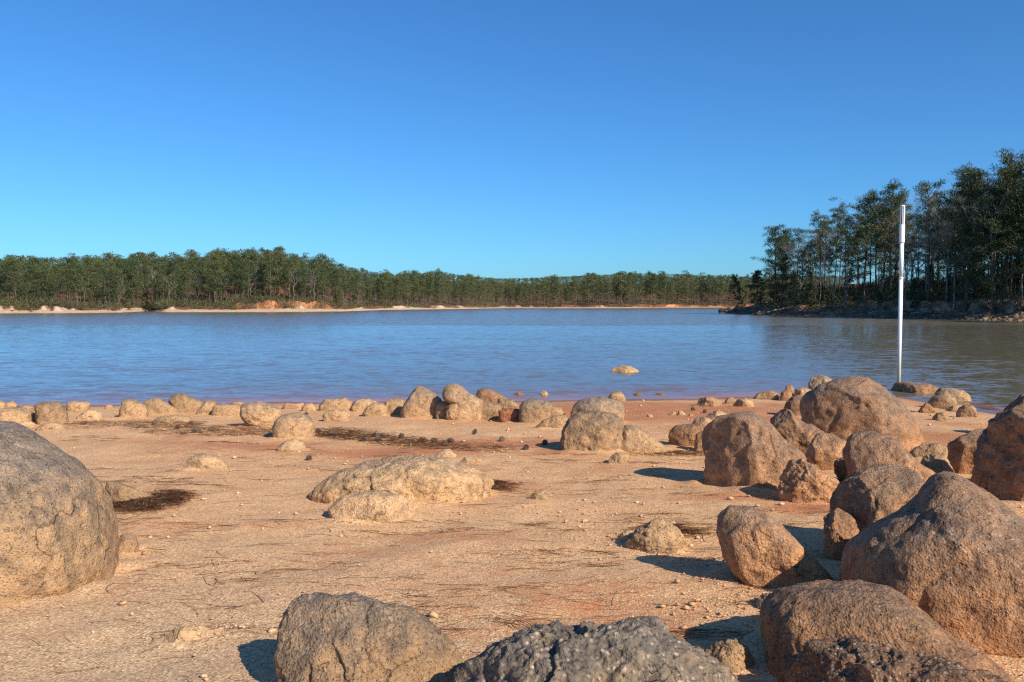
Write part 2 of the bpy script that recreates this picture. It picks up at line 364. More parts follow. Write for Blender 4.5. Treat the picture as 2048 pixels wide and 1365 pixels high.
RK('boulder', 'sloping brown boulder in the middle of the heap, directly below the great round one', 'brown',
   P('1690,905 1700,880 1716,865 1742,864 1772,868 1797,882 1812,900 1832,925 1872,950 1880,985 1800,1010 1740,990 1705,970 1695,940'), b=992, d=0.8, group=G2, cut=1, rough=0.8)
RK('rock', 'small round pitted rock in the shaded gap beside the sloping boulder of the heap', 'brown',
   P('1668,940 1670,925 1682,916 1700,916 1712,925 1714,945 1702,962 1682,962'), b=968, d=0.9, foot=1.2, group=G2, cut=0, rough=1.6)
RK('boulder', 'long narrow boulder behind the sloping one, its left end in shade', 'brown',
   P('1537,840 1545,828 1561,822 1581,826 1594,838 1622,852 1648,868 1655,890 1640,920 1625,932 1605,910 1580,884 1555,860'), b=925, d=0.6, group=G2, cut=1, rough=1.2)
RK('boulder', 'knobbly upright rock filling the gap right of the long narrow boulder', 'brown',
   P('1608,935 1612,905 1625,880 1640,867 1662,867 1677,874 1692,885 1697,900 1690,925 1665,945 1635,948 1618,945'), b=942, d=0.8, group=G2, cut=1, rough=1.2)
RK('stone', 'small pale pointed stone perched below the great round boulder', 'sandy', P('1770,876 1784,863 1796,868 1799,886 1785,895 1772,890'), b=905, d=0.8, group=G2, dy=0.55)
RK('rock', 'flat tan rock in the gap right of the heap, above the rough crumbling rock', 'tan', P('1815,910 1830,895 1852,885 1877,888 1897,898 1900,918 1862,925 1832,918'), b=918, d=0.7, group=G2)
RK('rock', 'rough crumbling rock with a pale lower edge between the heap and the dark boulder', 'tan', P('1838,932 1845,915 1866,907 1887,911 1897,925 1910,947 1892,958 1862,952'), b=954, d=0.8, group=G2, rough=1.8)
RK('boulder', 'dark boulder at the right edge with a rugged face, mostly in shadow', 'brown',
   P('1943,962 1952,925 1962,880 1974,853 1990,836 2015,824 2050,815 2110,812 2170,860 2190,960 2120,1030 2050,1008 2010,998 1970,982'), b=1000, d=0.9, group=G2, cut=1, rough=1.9)
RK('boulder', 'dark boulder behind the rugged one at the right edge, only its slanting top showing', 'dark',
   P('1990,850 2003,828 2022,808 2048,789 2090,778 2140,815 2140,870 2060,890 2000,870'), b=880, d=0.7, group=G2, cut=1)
RK('rock', 'shaded pointed rock leaning on the left of the rugged dark boulder', 'brown',
   P('1896,928 1897,890 1920,872 1950,862 1966,859 1977,872 1967,905 1957,938 1940,945 1912,945'), b=948, d=0.7, group=G2, cut=2, boxy=0.8)
RK('boulder', 'round boulder at the centre, pitted left face, in front of the cap-like one', 'tan',
   P('1124,870 1128,855 1138,840 1156,828 1176,823 1202,825 1227,830 1243,842 1246,862 1240,884 1215,900 1190,910 1150,908 1130,898 1125,882'), b=902, d=0.9, group=G1, cut=1, rough=1.1)
RK('boulder', 'cap-like boulder with an overhanging right lip behind the round boulder at the centre', 'grey',
   P('1142,828 1148,811 1160,801 1181,795 1206,795 1229,801 1245,811 1248,826 1246,842 1200,852 1150,848'), b=846, d=0.8, group=G1, cut=1, rough=0.9)
RK('slab', 'flat grey-tan slab sloping into the sand, right of the round boulder at the centre', 'tan',
   P('1212,905 1225,893 1238,878 1244,860 1252,852 1270,852 1291,864 1316,884 1338,899 1305,910 1255,912 1232,914'), b=904, d=0.8, pw=2.05, group=G5, cut=1, rough=0.5)
RK('rock', 'rock with an overhanging dark left side, left of the long sloping cracked boulder', 'brown',
   P('1337,875 1342,862 1352,853 1371,850 1392,849 1407,855 1417,868 1412,888 1396,900 1365,895 1345,887'), b=894, d=0.8, group=G2, rough=1.2, dy=0.05)
RK('rock', 'angular grey rock topping the small pile left of the long sloping boulder', 'tan', P('1381,853 1389,838 1400,833 1416,836 1430,846 1424,862 1395,864'), b=866, d=0.8, group=G2, cut=2)
RK('rock', 'pale rock behind the small pile, just left of the long sloping boulder crest', 'tan', P('1407,840 1420,827 1433,821 1446,824 1457,833 1450,850 1425,852'), b=852, d=0.7, group=G2, cut=2)
RK('rock', 'small dark upright rock wedged against the left end of the long sloping boulder', 'brown', P('1388,892 1391,870 1405,862 1421,868 1424,900 1402,908'), b=904, d=0.8, group=G2, cut=1)
RK('rock', 'small rock right of the huge left boulder, dark notch beneath it', 'grey', P('212,966 222,961 242,967 264,975 292,985 318,997 300,1009 268,1010 243,1003 224,994 213,986'), b=1003, d=0.7, pw=2.05, group=G5, cut=2, rough=1.2)
RK('slab', 'smooth grey stone flush with the sand against the foot of the left boulder', 'grey', P('231,1095 240,1072 256,1064 270,1070 278,1092 270,1112 245,1116'), b=1112, d=0.5, pw=2.05, group=G5, cut=0, rough=0.4)
RK('boulder', 'broad low whaleback rock with a crevice along its left front, mid sand', 'crust',
   P('622,992 650,964 690,943 730,928 780,917 840,913 892,919 942,939 985,962 975,980 940,998 900,1012 850,1015 800,1005 740,1000 690,1003 640,1002'), b=1000, d=0.6, pw=2.05, group=G5, cut=-1, rough=1.0)
RK('slab', 'flat apron rock in front of the whaleback rock', 'sandy', P('655,1020 680,996 722,982 772,984 812,994 836,1014 818,1042 770,1052 700,1046'), b=1042, d=0.5, pw=2.05, group=G5, cut=1, rough=0.6)
RK('rock', 'small smooth hump in the orange clay, below the pair of round boulders', 'sandy', P('551,900 568,884 590,877 606,884 613,902 580,910'), b=904, d=0.7, pw=2.05, group=G5, cut=0, rough=0.5)
RK('slab', 'very low tan hump in the sand between the left boulder and the whaleback', 'sandy', P('362,940 380,916 405,907 432,911 458,932 440,948 390,948'), b=940, d=0.7, pw=2.05, group=G5, cut=0, rough=0.5)
RK('rock', 'low crusted rock behind the right end of the whaleback', 'sandy', P('866,914 884,900 898,898 914,912 900,922 880,922'), b=917, d=0.7, pw=2.05, group=G5, rough=1.2)
RK('slab', 'thin crusted ledge right of the whaleback, above the needle patch', 'sandy', P('918,926 930,915 948,912 966,922 950,931 930,932'), b=928, d=0.6, pw=2.05, group=G5, rough=1.0)
RK('rock', 'peaked tan rock half sunk in the sand, left of the egg-shaped boulder', 'tan', P('1250,1092 1275,1060 1300,1044 1321,1036 1342,1045 1362,1061 1370,1085 1352,1110 1320,1120 1288,1112 1266,1102'), b=1104, d=0.7, pw=2.05, group=G5, cut=2, rough=1.2)
RK('rock', 'small crusted lump casting a dark notch, right of the whaleback', 'sandy', P('1058,998 1071,983 1090,979 1104,990 1098,1006 1075,1006'), b=1001, d=0.8, pw=2.05, group=G5, rough=2.0)
RK('rock', 'crumbling clod beside the bottom right slab, half in its shadow', 'tan', P('1408,1308 1430,1285 1470,1277 1498,1300 1510,1335 1485,1362 1430,1350'), b=1345, d=0.8, pw=2.05, group=G5, rough=2.4)
RK('stone', 'pale clod wedged between the egg-shaped boulder and the slab', 'sandy', P('1512,1205 1526,1188 1555,1182 1582,1192 1575,1215 1540,1225'), b=1220, d=0.8, pw=2.05, group=G5, rough=1.8)
RK('slab', 'low crusted stone in the sand left of the rounded bottom boulder', 'sandy', P('326,1275 350,1258 400,1252 448,1262 455,1282 400,1295 345,1292'), b=1284, d=0.5, pw=2.05, group=G5, rough=0.9)
RK('rock', 'broken rubble at the left foot of the flat centre slab', 'sandy', P('1214,925 1228,908 1244,904 1258,912 1254,930 1230,934'), b=928, d=0.8, pw=2.05, group=G5, rough=2.4)
RK('rock', 'low crusted rock between the small lump and the heap', 'sandy', P('1235,1074 1250,1062 1270,1060 1280,1072 1262,1086 1243,1086'), b=1083, d=0.6, pw=2.05, group=G5, rough=2.0)
# row along the water, left to right
RK('rock', 'leftmost rock of the waterline row, cut by the photo edge', 'tan', P('-22,815 -10,803 2,802 12,808 10,820 -15,824'), b=822, d=0.8, pw=3.0, group=G3)
RK('rock', 'small tan rock second from the left end of the waterline row', 'tan', P('8,818 12,806 24,803 33,808 31,820 16,822'), b=820, d=0.8, pw=3.0, group=G3)
RK('rock', 'small low rock behind the upright block near the left end', 'tan', P('34,822 42,812 58,810 68,816 66,826 44,826'), b=824, d=0.8, pw=3.0, group=G3)
RK('slab', 'long low slab cut by the left edge, overhanging a dark gap', 'tan', P('-60,842 -20,822 0,819 22,815 46,818 62,827 66,842 44,850 15,856 -20,856'), b=852, d=0.6, pw=3.0, group=G3, cut=2)
RK('boulder', 'upright flat-topped block right of the long low slab', 'tan', P('72,814 78,806 95,804 113,804 123,810 132,826 135,848 115,856 95,855 80,846 74,830'), b=850, d=0.8, pw=3.0, group=G3, cut=2, boxy=0.8)
RK('stone', 'pale flat stone under the end of the long low slab', 'sandy', P('32,852 45,842 62,843 70,851 55,859 38,858'), b=855, d=0.7, pw=3.0, group=G3)
RK('slab', 'smooth pale slab at the foot of the upright block', 'sandy', P('74,858 90,847 111,845 125,851 134,862 105,866 82,865'), b=861, d=0.7, pw=3.0, group=G3, rough=0.5)
RK('rock', 'flat-topped wide rock at the water, right of the upright block', 'tan', P('134,818 137,806 150,803 172,803 178,808 176,820 160,828 140,826'), b=825, d=0.8, pw=3.0, group=G3, cut=2, boxy=0.8)
RK('slab', 'low sandy slab in front of the flat-topped wide rock', 'sandy', P('154,838 168,824 185,818 200,826 208,840 180,846'), b=840, d=0.7, pw=3.0, group=G3, rough=0.6)
RK('stone', 'tiny pale stone alone at the water edge', 'tan', P('210,815 214,810 221,809 227,814 222,819 213,819'), b=818, d=0.8, pw=3.0, group=G3)
RK('rock', 'broad cracked rock with a pale face, fourth sizeable rock from the left', 'tan', P('240,830 243,815 246,803 256,800 269,800 281,806 289,814 294,830 282,840 254,840'), b=836, d=0.8, pw=3.0, group=G3, cut=3, crack=0.5)
RK('slab', 'tilted slab with a dark left edge, left of the leaning wedge', 'tan', P('288,810 292,803 305,797 322,799 336,808 353,820 358,832 335,833 315,829 300,824 289,819'), b=829, d=0.6, pw=3.0, group=G3, cut=2)
RK('boulder', 'leaning wedge with a smooth tan back and dark broken left edge', 'tan', P('341,802 345,794 358,788 369,788 386,796 401,804 413,813 408,826 390,829 372,827 353,816 344,807'), b=826, d=0.7, pw=3.0, group=G3, cut=2)
RK('rock', 'squarish pale rock propped against the leaning wedge', 'tan', P('393,828 404,812 412,802 428,801 431,812 424,827 406,832'), b=829, d=0.7, pw=3.0, group=G3, cut=2, boxy=0.8)
RK('rock', 'low long rock right of the squarish pale one', 'tan', P('426,829 430,812 446,809 470,809 488,815 489,832 465,836 440,835'), b=833, d=0.7, pw=3.0, group=G3, cut=2)
RK('slab', 'pale slabs level with the sand in front of the leaning wedge', 'sandy', P('310,842 325,833 350,831 375,834 384,843 350,849'), b=846, d=0.6, pw=3.0, group=G3, rough=0.6)
RK('rock', 'small rock at the water behind the big round orange-brown boulder', 'tan', P('460,812 466,805 480,803 491,809 486,816 466,816'), b=815, d=0.8, pw=3.0, group=G3)
RK('boulder', 'round bumpy orange-brown boulder, undercut on its left', 'tan', P('484,816 490,808 505,806 521,806 541,811 557,819 563,830 558,844 541,853 520,855 504,850 491,837 485,826'), b=853, d=0.9, foot=1.2, pw=3.0, group=G3, cut=1, rough=1.4)
RK('boulder', 'smooth rounded boulder in front right of the orange-brown one', 'tan', P('549,860 555,842 566,832 586,827 601,827 616,836 625,849 624,868 605,882 585,884 568,878 553,868'), b=876, d=0.9, pw=3.0, group=G3, cut=1, rough=0.8)
RK('rock', 'crusty oval rock standing alone before the middle of the row', 'tan', P('647,832 655,823 672,819 689,821 699,830 697,842 677,847 655,844'), b=843, d=0.8, pw=3.0, group=G3, cut=1, rough=1.8)
RK('stone', 'pair of small tan stones at the water right of the round orange-brown boulder', 'tan', P('567,815 574,806 590,808 605,806 608,815 595,820 574,819'), b=818, d=0.7, pw=3.0, group=G3, cut=1)
RK('stone', 'small angular stone with a dark base between the pair and the wide cracked rock', 'tan', P('604,818 612,807 623,807 632,818 627,826 611,824'), b=823, d=0.8, pw=3.0, group=G3, cut=2)
RK('rock', 'wide cracked rock with two humps in the row, left of centre', 'tan', P('640,815 652,800 669,797 691,796 706,808 709,820 690,826 664,824 645,822'), b=822, d=0.7, pw=3.0, group=G3, cut=2, crack=0.6)
RK('rock', 'smooth domed rock right of the wide cracked one', 'tan', P('704,820 710,804 723,798 739,798 756,806 769,817 750,828 720,828'), b=824, d=0.8, pw=3.0, group=G3, cut=1)
RK('rock', 'lumpy rock in front of the smooth domed one', 'tan', P('727,830 735,815 748,806 763,806 772,816 774,832 755,836 738,835'), b=833, d=0.8, pw=3.0, group=G3, cut=2)
RK('rock', 'squat dome with a dark undercut, left of the steep wedge', 'tan', P('765,818 775,802 790,797 806,800 812,813 808,830 790,836 774,833'), b=831, d=0.8, pw=3.0, group=G3, cut=1, rough=1.3)
RK('boulder', 'steep peaked wedge with a dark hollow near its top, mid row', 'tan', P('805,826 811,810 821,795 832,776 838,773 856,781 871,790 882,805 884,822 872,838 850,840 823,836 810,832'), b=835, d=0.7, pw=3.0, group=G3, cut=3, rough=1.0, crack=0.4)
RK('rock', 'block filling the gap between the steep wedge and the tall tilted boulder', 'tan', P('873,822 878,808 886,803 906,806 919,815 925,832 907,843 884,838'), b=838, d=0.7, pw=3.0, group=G3, cut=3, crack=0.4)
RK('boulder', 'tall tilted boulder with a crack down its face, highest of the row', 'tan', P('889,790 893,777 900,771 913,769 926,775 936,785 949,795 960,804 962,820 955,835 940,845 922,838 911,818 902,806 892,803'), b=840, d=0.7, pw=3.0, group=G3, cut=2, crack=0.7)
RK('boulder', 'tilted boulder with a shaded left end, right of the tall tilted one', 'brown', P('954,794 958,783 968,777 979,778 991,784 1003,792 1013,800 1018,815 1005,822 990,816 972,808 959,803'), b=824, d=0.7, pw=3.0, group=G3, cut=2, dy=0.08)
RK('rock', 'pale block under the tilted boulder with the shaded end', 'tan', P('954,828 960,808 976,803 991,806 1001,815 1004,838 985,845 961,839'), b=840, d=0.7, pw=3.0, group=G3, cut=3, crack=0.5)
RK('rock', 'red-brown rock in shade at the right foot of the pale block', 'red', P('999,822 1015,818 1036,819 1046,828 1043,843 1020,847 1001,840'), b=843, d=0.8, pw=3.0, group=G3, cut=1, rough=1.2)
RK('rock', 'furrowed rock sloping down to the right behind the red-brown one', 'tan', P('998,797 1010,799 1021,800 1033,808 1045,820 1025,828 1000,820'), b=826, d=0.6, pw=3.0, group=G3, cut=1, rough=1.8)
RK('boulder', 'smooth-faced block with a flat top, last large rock of the row before the beach opens', 'grey', P('1041,815 1048,804 1062,799 1086,801 1101,806 1104,818 1094,834 1085,848 1068,850 1054,846 1044,832'), b=845, d=0.8, pw=3.0, group=G3, cut=2)
RK('rock', 'rounded rock wedged right of the smooth-faced block', 'tan', P('1083,838 1092,819 1105,811 1119,814 1127,829 1112,844 1092,846'), b=843, d=0.8, pw=3.0, group=G3, cut=1)
RK('rock', 'low rough rock in front of the wedged rounded one', 'tan', P('1074,855 1090,841 1106,833 1126,832 1140,840 1134,856 1110,860 1084,860'), b=856, d=0.8, pw=3.0, group=G3, cut=1, rough=1.4)
# red strand
RK('rock', 'rounded rock at the water edge above the cap-like boulder', 'tan', P('1215,800 1221,788 1234,783 1246,787 1252,801 1237,808 1222,806'), b=803, d=0.8, group=G7, cut=1, rough=1.2)
RK('rock', 'oval rock alone on the red strand, left of the twin stones', 'tan', P('1393,810 1400,797 1413,794 1431,797 1443,804 1442,815 1420,819 1399,816'), b=814, d=0.8, group=G7, cut=1, rough=1.2)
RK('stone', 'smaller left one of the twin stones on the strand', 'tan', P('1449,803 1455,796 1466,795 1472,803 1461,810'), b=808, d=0.8, group=G7)
RK('rock', 'larger right one of the twin stones on the strand', 'tan', P('1466,810 1475,799 1491,797 1506,804 1508,816 1490,819 1471,817'), b=814, d=0.8, group=G7, cut=2)
RK('stone', 'small clod on the red clay nearest the cap-like boulder', 'sandy', P('1338,828 1345,823 1352,825 1352,831 1342,832'), b=831, d=0.8, group=G7)
RK('stone', 'triangular orange clod on the red clay', 'sandy', P('1354,830 1358,821 1364,822 1372,829 1362,833'), b=831, d=0.8, group=G7, cut=2)
RK('stone', 'dark little stone on the red clay right of the triangular clod', 'brown', P('1377,831 1380,827 1386,829 1387,833 1379,834'), b=833, d=0.8, group=G7)
RK('stone', 'tan clod at the edge of the sand left of the red clay clods', 'sandy', P('1293,833 1297,828 1304,829 1306,834 1298,836'), b=835, d=0.8, group=G7)
RK('rock', 'low pale rock at the left end of the little shore cluster', 'tan', P('1507,797 1515,787 1530,783 1546,782 1558,790 1558,800 1535,804 1515,802'), b=800, d=0.7, group=G7, cut=1)
RK('rock', 'dark round rock in the little shore cluster', 'brown', P('1560,797 1563,784 1572,779 1583,785 1585,798 1572,804'), b=802, d=0.8, group=G7, cut=1)
RK('rock', 'narrow pointed rock standing behind the dark round one', 'brown', P('1569,788 1572,773 1580,769 1587,777 1588,792 1576,795'), b=797, d=0.8, group=G7, cut=1)
RK('rock', 'tan rock with a flat top beside the narrow pointed one', 'tan', P('1587,793 1592,778 1606,775 1622,780 1628,790 1612,800 1593,800'), b=799, d=0.7, group=G7, cut=2)
RK('boulder', 'round-shouldered boulder just behind the great round one, at the water', 'tan', P('1616,770 1622,757 1632,750 1646,751 1661,759 1670,770 1662,785 1640,792 1622,786'), b=796, d=0.8, group=G7, cut=1, rough=1.2)
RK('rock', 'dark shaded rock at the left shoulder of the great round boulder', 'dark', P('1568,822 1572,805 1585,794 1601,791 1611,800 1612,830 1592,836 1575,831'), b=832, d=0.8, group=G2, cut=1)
# pole rocks
RK('boulder', 'long humped boulder at the foot of the white pole', 'brown', P('1782,782 1786,770 1795,765 1813,765 1836,767 1861,770 1877,778 1881,792 1862,806 1840,806 1814,801 1793,793'), b=801, d=0.7, group=G4, cut=1, rough=1.3)
RK('boulder', 'smooth long rock half in the water right of the humped boulder', 'tan', P('1870,788 1878,776 1901,776 1926,782 1939,792 1943,808 1925,814 1903,812 1882,804'), b=810, d=0.6, group=G4, cut=1, rough=0.8)
RK('boulder', 'smooth domed rock in front of the humped pole boulder', 'tan', P('1852,810 1864,795 1880,785 1891,781 1906,790 1914,804 1914,820 1885,823 1860,818'), b=819, d=0.8, group=G4, cut=0, rough=0.7)
RK('rock', 'pointed little rock left of the smooth domed one', 'brown', P('1836,824 1844,813 1853,805 1863,813 1872,824 1856,831'), b=827, d=0.8, group=G4, cut=1)
RK('rock', 'round rock at the water, rightmost of those by the pole', 'tan', P('1912,827 1917,817 1930,809 1943,810 1952,818 1955,833 1936,839 1917,836'), b=835, d=0.8, group=G4, cut=1)
RK('rock', 'low crumbly rock lying nearest to us among those by the pole', 'tan', P('1864,836 1874,826 1889,825 1903,839 1891,846 1869,843'), b=842, d=0.8, group=G4, rough=1.8)
RK('rock', 'flat low rock between the domed rock and the rightmost one by the pole', 'tan', P('1891,821 1905,811 1923,810 1923,823 1905,827'), b=824, d=0.7, group=G4)
# in the water
RK('boulder', 'brown boulder out in the lake, water all round it', 'tan', P('1223,742 1226,737 1236,735 1244,731 1255,732 1266,736 1278,743 1270,752 1240,754 1226,750'), b=745, d=0.7, group=G6, water=True, cut=1, rough=1.4)
RK('rock', 'reddish rock awash, leftmost of the four just off the beach', 'red', P('1027,789 1036,784 1040,786 1048,789 1042,795 1031,795'), b=790, d=0.8, group=G6, water=True, rough=1.6)
RK('rock', 'blocky pale-topped rock awash, second of the four just off the beach', 'tan', P('1081,790 1082,783 1091,782 1096,788 1092,796 1083,796'), b=791, d=0.8, group=G6, water=True, rough=1.2)
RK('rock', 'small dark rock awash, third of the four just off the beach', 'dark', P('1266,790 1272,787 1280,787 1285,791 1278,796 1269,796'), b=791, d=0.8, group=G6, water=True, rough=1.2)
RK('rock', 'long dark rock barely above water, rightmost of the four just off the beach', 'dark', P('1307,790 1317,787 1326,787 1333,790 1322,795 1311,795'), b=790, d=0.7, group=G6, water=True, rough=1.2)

_ico = {}
def ico(n):
    if n not in _ico:
        import bmesh
        bm = bmesh.new(); bmesh.ops.create_icosphere(bm, subdivisions=n, radius=1.0)
        V = np.array([v.co[:] for v in bm.verts]); Fa = np.array([[v.index for v in f.verts] for f in bm.faces]); bm.free()
        _ico[n] = (V, Fa)
    return _ico[n]

FOOT = []                                    # rock footprints: x, y, rx, ry
def build_rock(i, r):
    rs = np.random.RandomState(100 + i + (i >= 22))
    pts = np.array(r['pts']); x0, x1 = pts[:, 0].min(), pts[:, 0].max(); cx = (x0 + x1) / 2
    bpx = r['b'] or pts[:, 1].max()
    G = on_water(cx, bpx) if r['water'] else on_ground(cx, bpx)
    a = G[:2] / np.linalg.norm(G[:2]); dist = np.linalg.norm(G[:2])
    half = (x1 - x0) / 2 / F * dist
    Dp = half * r['d']
    cy = (pts[:, 1].min() + min(pts[:, 1].max(), bpx)) / 2
    d0 = ray(cx, cy); d0 = d0 / np.linalg.norm(d0)
    e1 = np.array([a[1], -a[0], 0]); e3 = -d0; e2 = np.cross(e3, e1)
    org = G + d0 * (0.45 * Dp + r['dy'])     # the outline lies on a plane through the rock's middle, just behind where its front meets the ground
    off0 = (org - np.array([0, 0, CAM_H])) @ d0
    Q = []
    for px, py in pts:
        d = ray(px, py); q = d * (off0 / (d @ d0)) + np.array([0, 0, CAM_H])
        Q.append(((q - org) @ e1, (q - org) @ e2))
    Q = np.array(Q); c = np.array([(Q[:, 0].min() + Q[:, 0].max()) / 2, (Q[:, 1].min() + Q[:, 1].max()) / 2])
    q = (Q - c) * (np.array([1.13, 1.04]) if r['pw'] > 2.9 else 1.03)
    drop = (r['foot'] - 1) * 0.62 * (q[:, 1].max() - q[:, 1].min())
    # dense closed outline -> radius by angle
    dense = np.concatenate([q[k] + (q[(k + 1) % len(q)] - q[k]) * np.linspace(0, 1, 40, endpoint=False)[:, None] for k in range(len(q))])
    lowp = dense[dense[:, 1] < 0.2 * q[:, 1].max()]
    for f_ in (0.33, 0.66, 1.0): dense = np.concatenate([dense, lowp * np.array([0.98, 1]) - np.array([0, drop * f_])])
    ang = np.arctan2(dense[:, 1], dense[:, 0]); rad = np.hypot(dense[:, 0], dense[:, 1])
    bins = np.linspace(-math.pi, math.pi, 181); idx = np.clip(np.digitize(ang, bins) - 1, 0, 179)
    rr = np.full(180, np.nan)
    for b in range(180):
        s = rad[idx == b]
        if len(s): rr[b] = s.max()
    ok = ~np.isnan(rr); th = (bins[:-1] + bins[1:]) / 2
    rr = np.interp(th, th[ok], rr[ok], period=2 * math.pi)
    kk = np.hanning(9); kk /= kk.sum(); rr = np.convolve(np.pad(rr, 4, 'wrap'), kk, 'valid')
    sizepx = max(x1 - x0, pts[:, 1].max() - pts[:, 1].min())
    n = 7 if sizepx > 330 else 6 if sizepx > 110 else 5 if sizepx > 28 else 4
    S, Fa = ico(n)
    u, v, w = S[:, 0], S[:, 1], S[:, 2]
    Rt = np.interp(np.arctan2(v, u), th, rr, period=2 * math.pi)
    pw = r['pw']; r0_ = np.hypot(u, v); sc_ = (r0_ ** pw + np.abs(w) ** pw) ** (-1 / pw)      # blunter than a ball
    u, v, w, r0_ = u * sc_, v * sc_, w * sc_, r0_ * sc_
    k2 = np.hanning(75); k2 /= k2.sum(); ea, eb = (q[:, 0].max() - q[:, 0].min()) / 2, (q[:, 1].max() - q[:, 1].min()) / 2; el_ = 1 / np.sqrt((np.cos(th) / ea) ** 2 + (np.sin(th) / eb) ** 2)
    rs_ = el_ * np.convolve(np.pad(rr / el_, 37, 'wrap'), k2, 'valid')
    Rs = np.interp(np.arctan2(v, u), th, rs_, period=2 * math.pi)
    Rt = Rt + np.minimum(Rs - Rt, 0) * (1 - np.clip(r0_, 0, 1) ** 3)             # corners of the outline fade into a broad face
    bx = r['boxy']; rho = r0_ ** bx / np.maximum(r0_, 1e-9)
    fw = w
    L = np.stack([u * rho * Rt, v * rho * Rt, fw * Dp], 1)
    rm = (half + (q[:, 1].max() - q[:, 1].min()) / 2) / 2
    # broken facets on the faces towards and away from us
    for c_ in range(r['cut'] * 2 + 2):
        nv = np.array([rs.uniform(-1.1, 1.1), rs.uniform(-0.3, 0.9), rs.choice([1, 1, -1]) * rs.uniform(0.7, 1.2)]); nv /= np.linalg.norm(nv)
        s = L @ nv; k_ = rs.uniform(0.62, 0.86) if r['pw'] > 2.6 else rs.uniform(0.72, 0.91) * s.max(); ex = np.maximum(0, s - k_); L = L - nv * (ex * 0.97)[:, None]
    d = L / np.maximum(np.linalg.norm(L, axis=1), 1e-6)[:, None]
    off = rs.uniform(-40, 40, 3); ro = r['rough']
    N = L / rm + off
    disp = 0.075 * rm * fbm(N * 1.3, 2) * min(ro, 1.3)
    disp += 0.034 * rm * ro * fbm(N * 3.6, 3, 0.55)
    rid = 1 - np.abs(fbm(N * 2.3 + 7, 3)) * 2.2
    disp -= 0.030 * rm * ro * np.clip(rid - 0.55, 0, 1) * (noise_mask := np.clip(perlin(N * 1.1 + 3) * 2.2 + 0.2, 0, 1))
    if sizepx > 28 and ro > 0.55:                          # spalled ledges, broken along a slanting bedding
        bd = rs.normal(0, 1, 3); bd /= np.linalg.norm(bd)
        x_ = N @ bd * rs.uniform(1.6, 2.6) + 0.55 * fbm(N * 1.7 + 21, 2); saw = x_ - np.floor(x_)
        saw = np.where(saw > 0.9, (1 - saw) * 9, saw)
        disp -= 0.075 * rm * min(ro, 1.5) * saw * np.clip(perlin(N * 0.9 + 31) * 3 + 0.25, 0, 1)
    if r['crack']:
        cr = np.abs(perlin(N * np.array([1.0, 0.6, 0.8]) * 1.1 + 11) + 0.15 * perlin(N * 4))
        disp -= r['crack'] * 0.09 * rm * np.exp(-(cr / 0.035) ** 2)
    if n >= 6:
        Pm = L + off
        pit = fbm(Pm * 14.0, 3, 0.6); disp += 0.011 * ro * pit
        p2 = perlin(Pm * 30.0 + 5); disp -= 0.012 * ro * np.clip(p2 - 0.18, 0, 1)
        if n == 7: disp += 0.0045 * ro * fbm(Pm * 55.0, 2, 0.6)
    else:
        disp += 0.016 * rm * ro * fbm(N * 9.0, 2, 0.6)
    L = L + d * disp[:, None]
    base = org + e1 * c[0] + e2 * c[1]
    Wd = L[:, :1] * e1 + L[:, 1:2] * e2 + L[:, 2:] * e3
    gz = 0.0 if r['water'] else ground_h(base[0] + Wd[:, 0], base[1] + Wd[:, 1])
    hgt = (base[2] + Wd[:, 2] - gz) * r['stain']
    o = mesh_np(r['name'], Wd, Fa, M[r['mat']], attrs={'hgt': hgt})
    o.location = base
    tag(o, r['label'], 'boulder' if r['name'] == 'boulder' else 'rock', r['group'])
    if not r['water']: FOOT.append((base[0], base[1], half, Dp, a))
for i, r in enumerate(ROCKS): build_rock(i, r)

# ------------------------------------------------------------------ ground sheet and lake
CLAY_PX = [  # px, py, rx, ry, strength: patches of orange clay showing through the sand
    (1250, 822, 330, 15, 1.6), (1480, 840, 130, 10, 1.3), (1080, 812, 160, 7, 1.2), (1000, 888, 170, 12, 1.0), (780, 905, 200, 11, 0.85), (520, 893, 190, 10, 0.7), (330, 884, 130, 8, 0.5),
    (1120, 902, 90, 9, 0.6), (1620, 1018, 130, 13, 0.9), (1450, 995, 120, 8, 0.5), (1000, 972, 120, 12, 0.55), (560, 1048, 90, 10, 0.4), (900, 1075, 160, 18, 0.45), (1160, 1190, 220, 50, 0.42), (1300, 1250, 140, 40, 0.4),
    (1880, 880, 130, 22, 0.8), (1950, 850, 70, 10, 0.5), (1780, 1010, 150, 12, 0.6), (330, 1050, 120, 15, 0.35), (1380, 858, 110, 8, 0.5), (1560, 812, 60, 8, 0.8), (1000, 1180, 260, 60, 0.3), (1880, 812, 60, 10, 0.6), (700, 1110, 200, 22, 0.3), (1250, 940, 160, 10, 0.3)]
ry = np.concatenate([np.linspace(-70, 1.4, 40), np.exp(np.arange(math.log(1.5), math.log(36), 0.0062)), [37.5, 40, 46]])
rx = 5.0 * np.sinh(np.linspace(-3.1, 3.1, 760))
GX, GY = np.meshgrid(rx, ry)
GZ = ground_h(GX, GY)
ysh = np.interp(GX, _xf, _yf); inland = ysh - GY
clay = np.zeros_like(GX); grey = np.zeros_like(GX)
for px, py, sx, sy, s in CLAY_PX:
    c0, c1, c2 = on_ground(px, py), on_ground(px + sx, py), on_ground(px, py - sy)
    rxx, ryy = abs(c1[0] - c0[0]), max(abs(c2[1] - c0[1]), 0.15)
    clay = np.maximum(clay, s * np.exp(-((GX - c0[0]) / rxx) ** 2 - ((GY - c0[1]) / ryy) ** 2))
clay = np.maximum(clay, 0.75 * np.exp(-(np.clip(inland, 0, 9) / 0.9) ** 2) * (inland < 3))
clay = np.where(inland < 0, 0.9, clay)
clay += np.where(inland > 1, 0.13, 0) * (1 + noise2(GX, GY, 0.8, 3, 9))
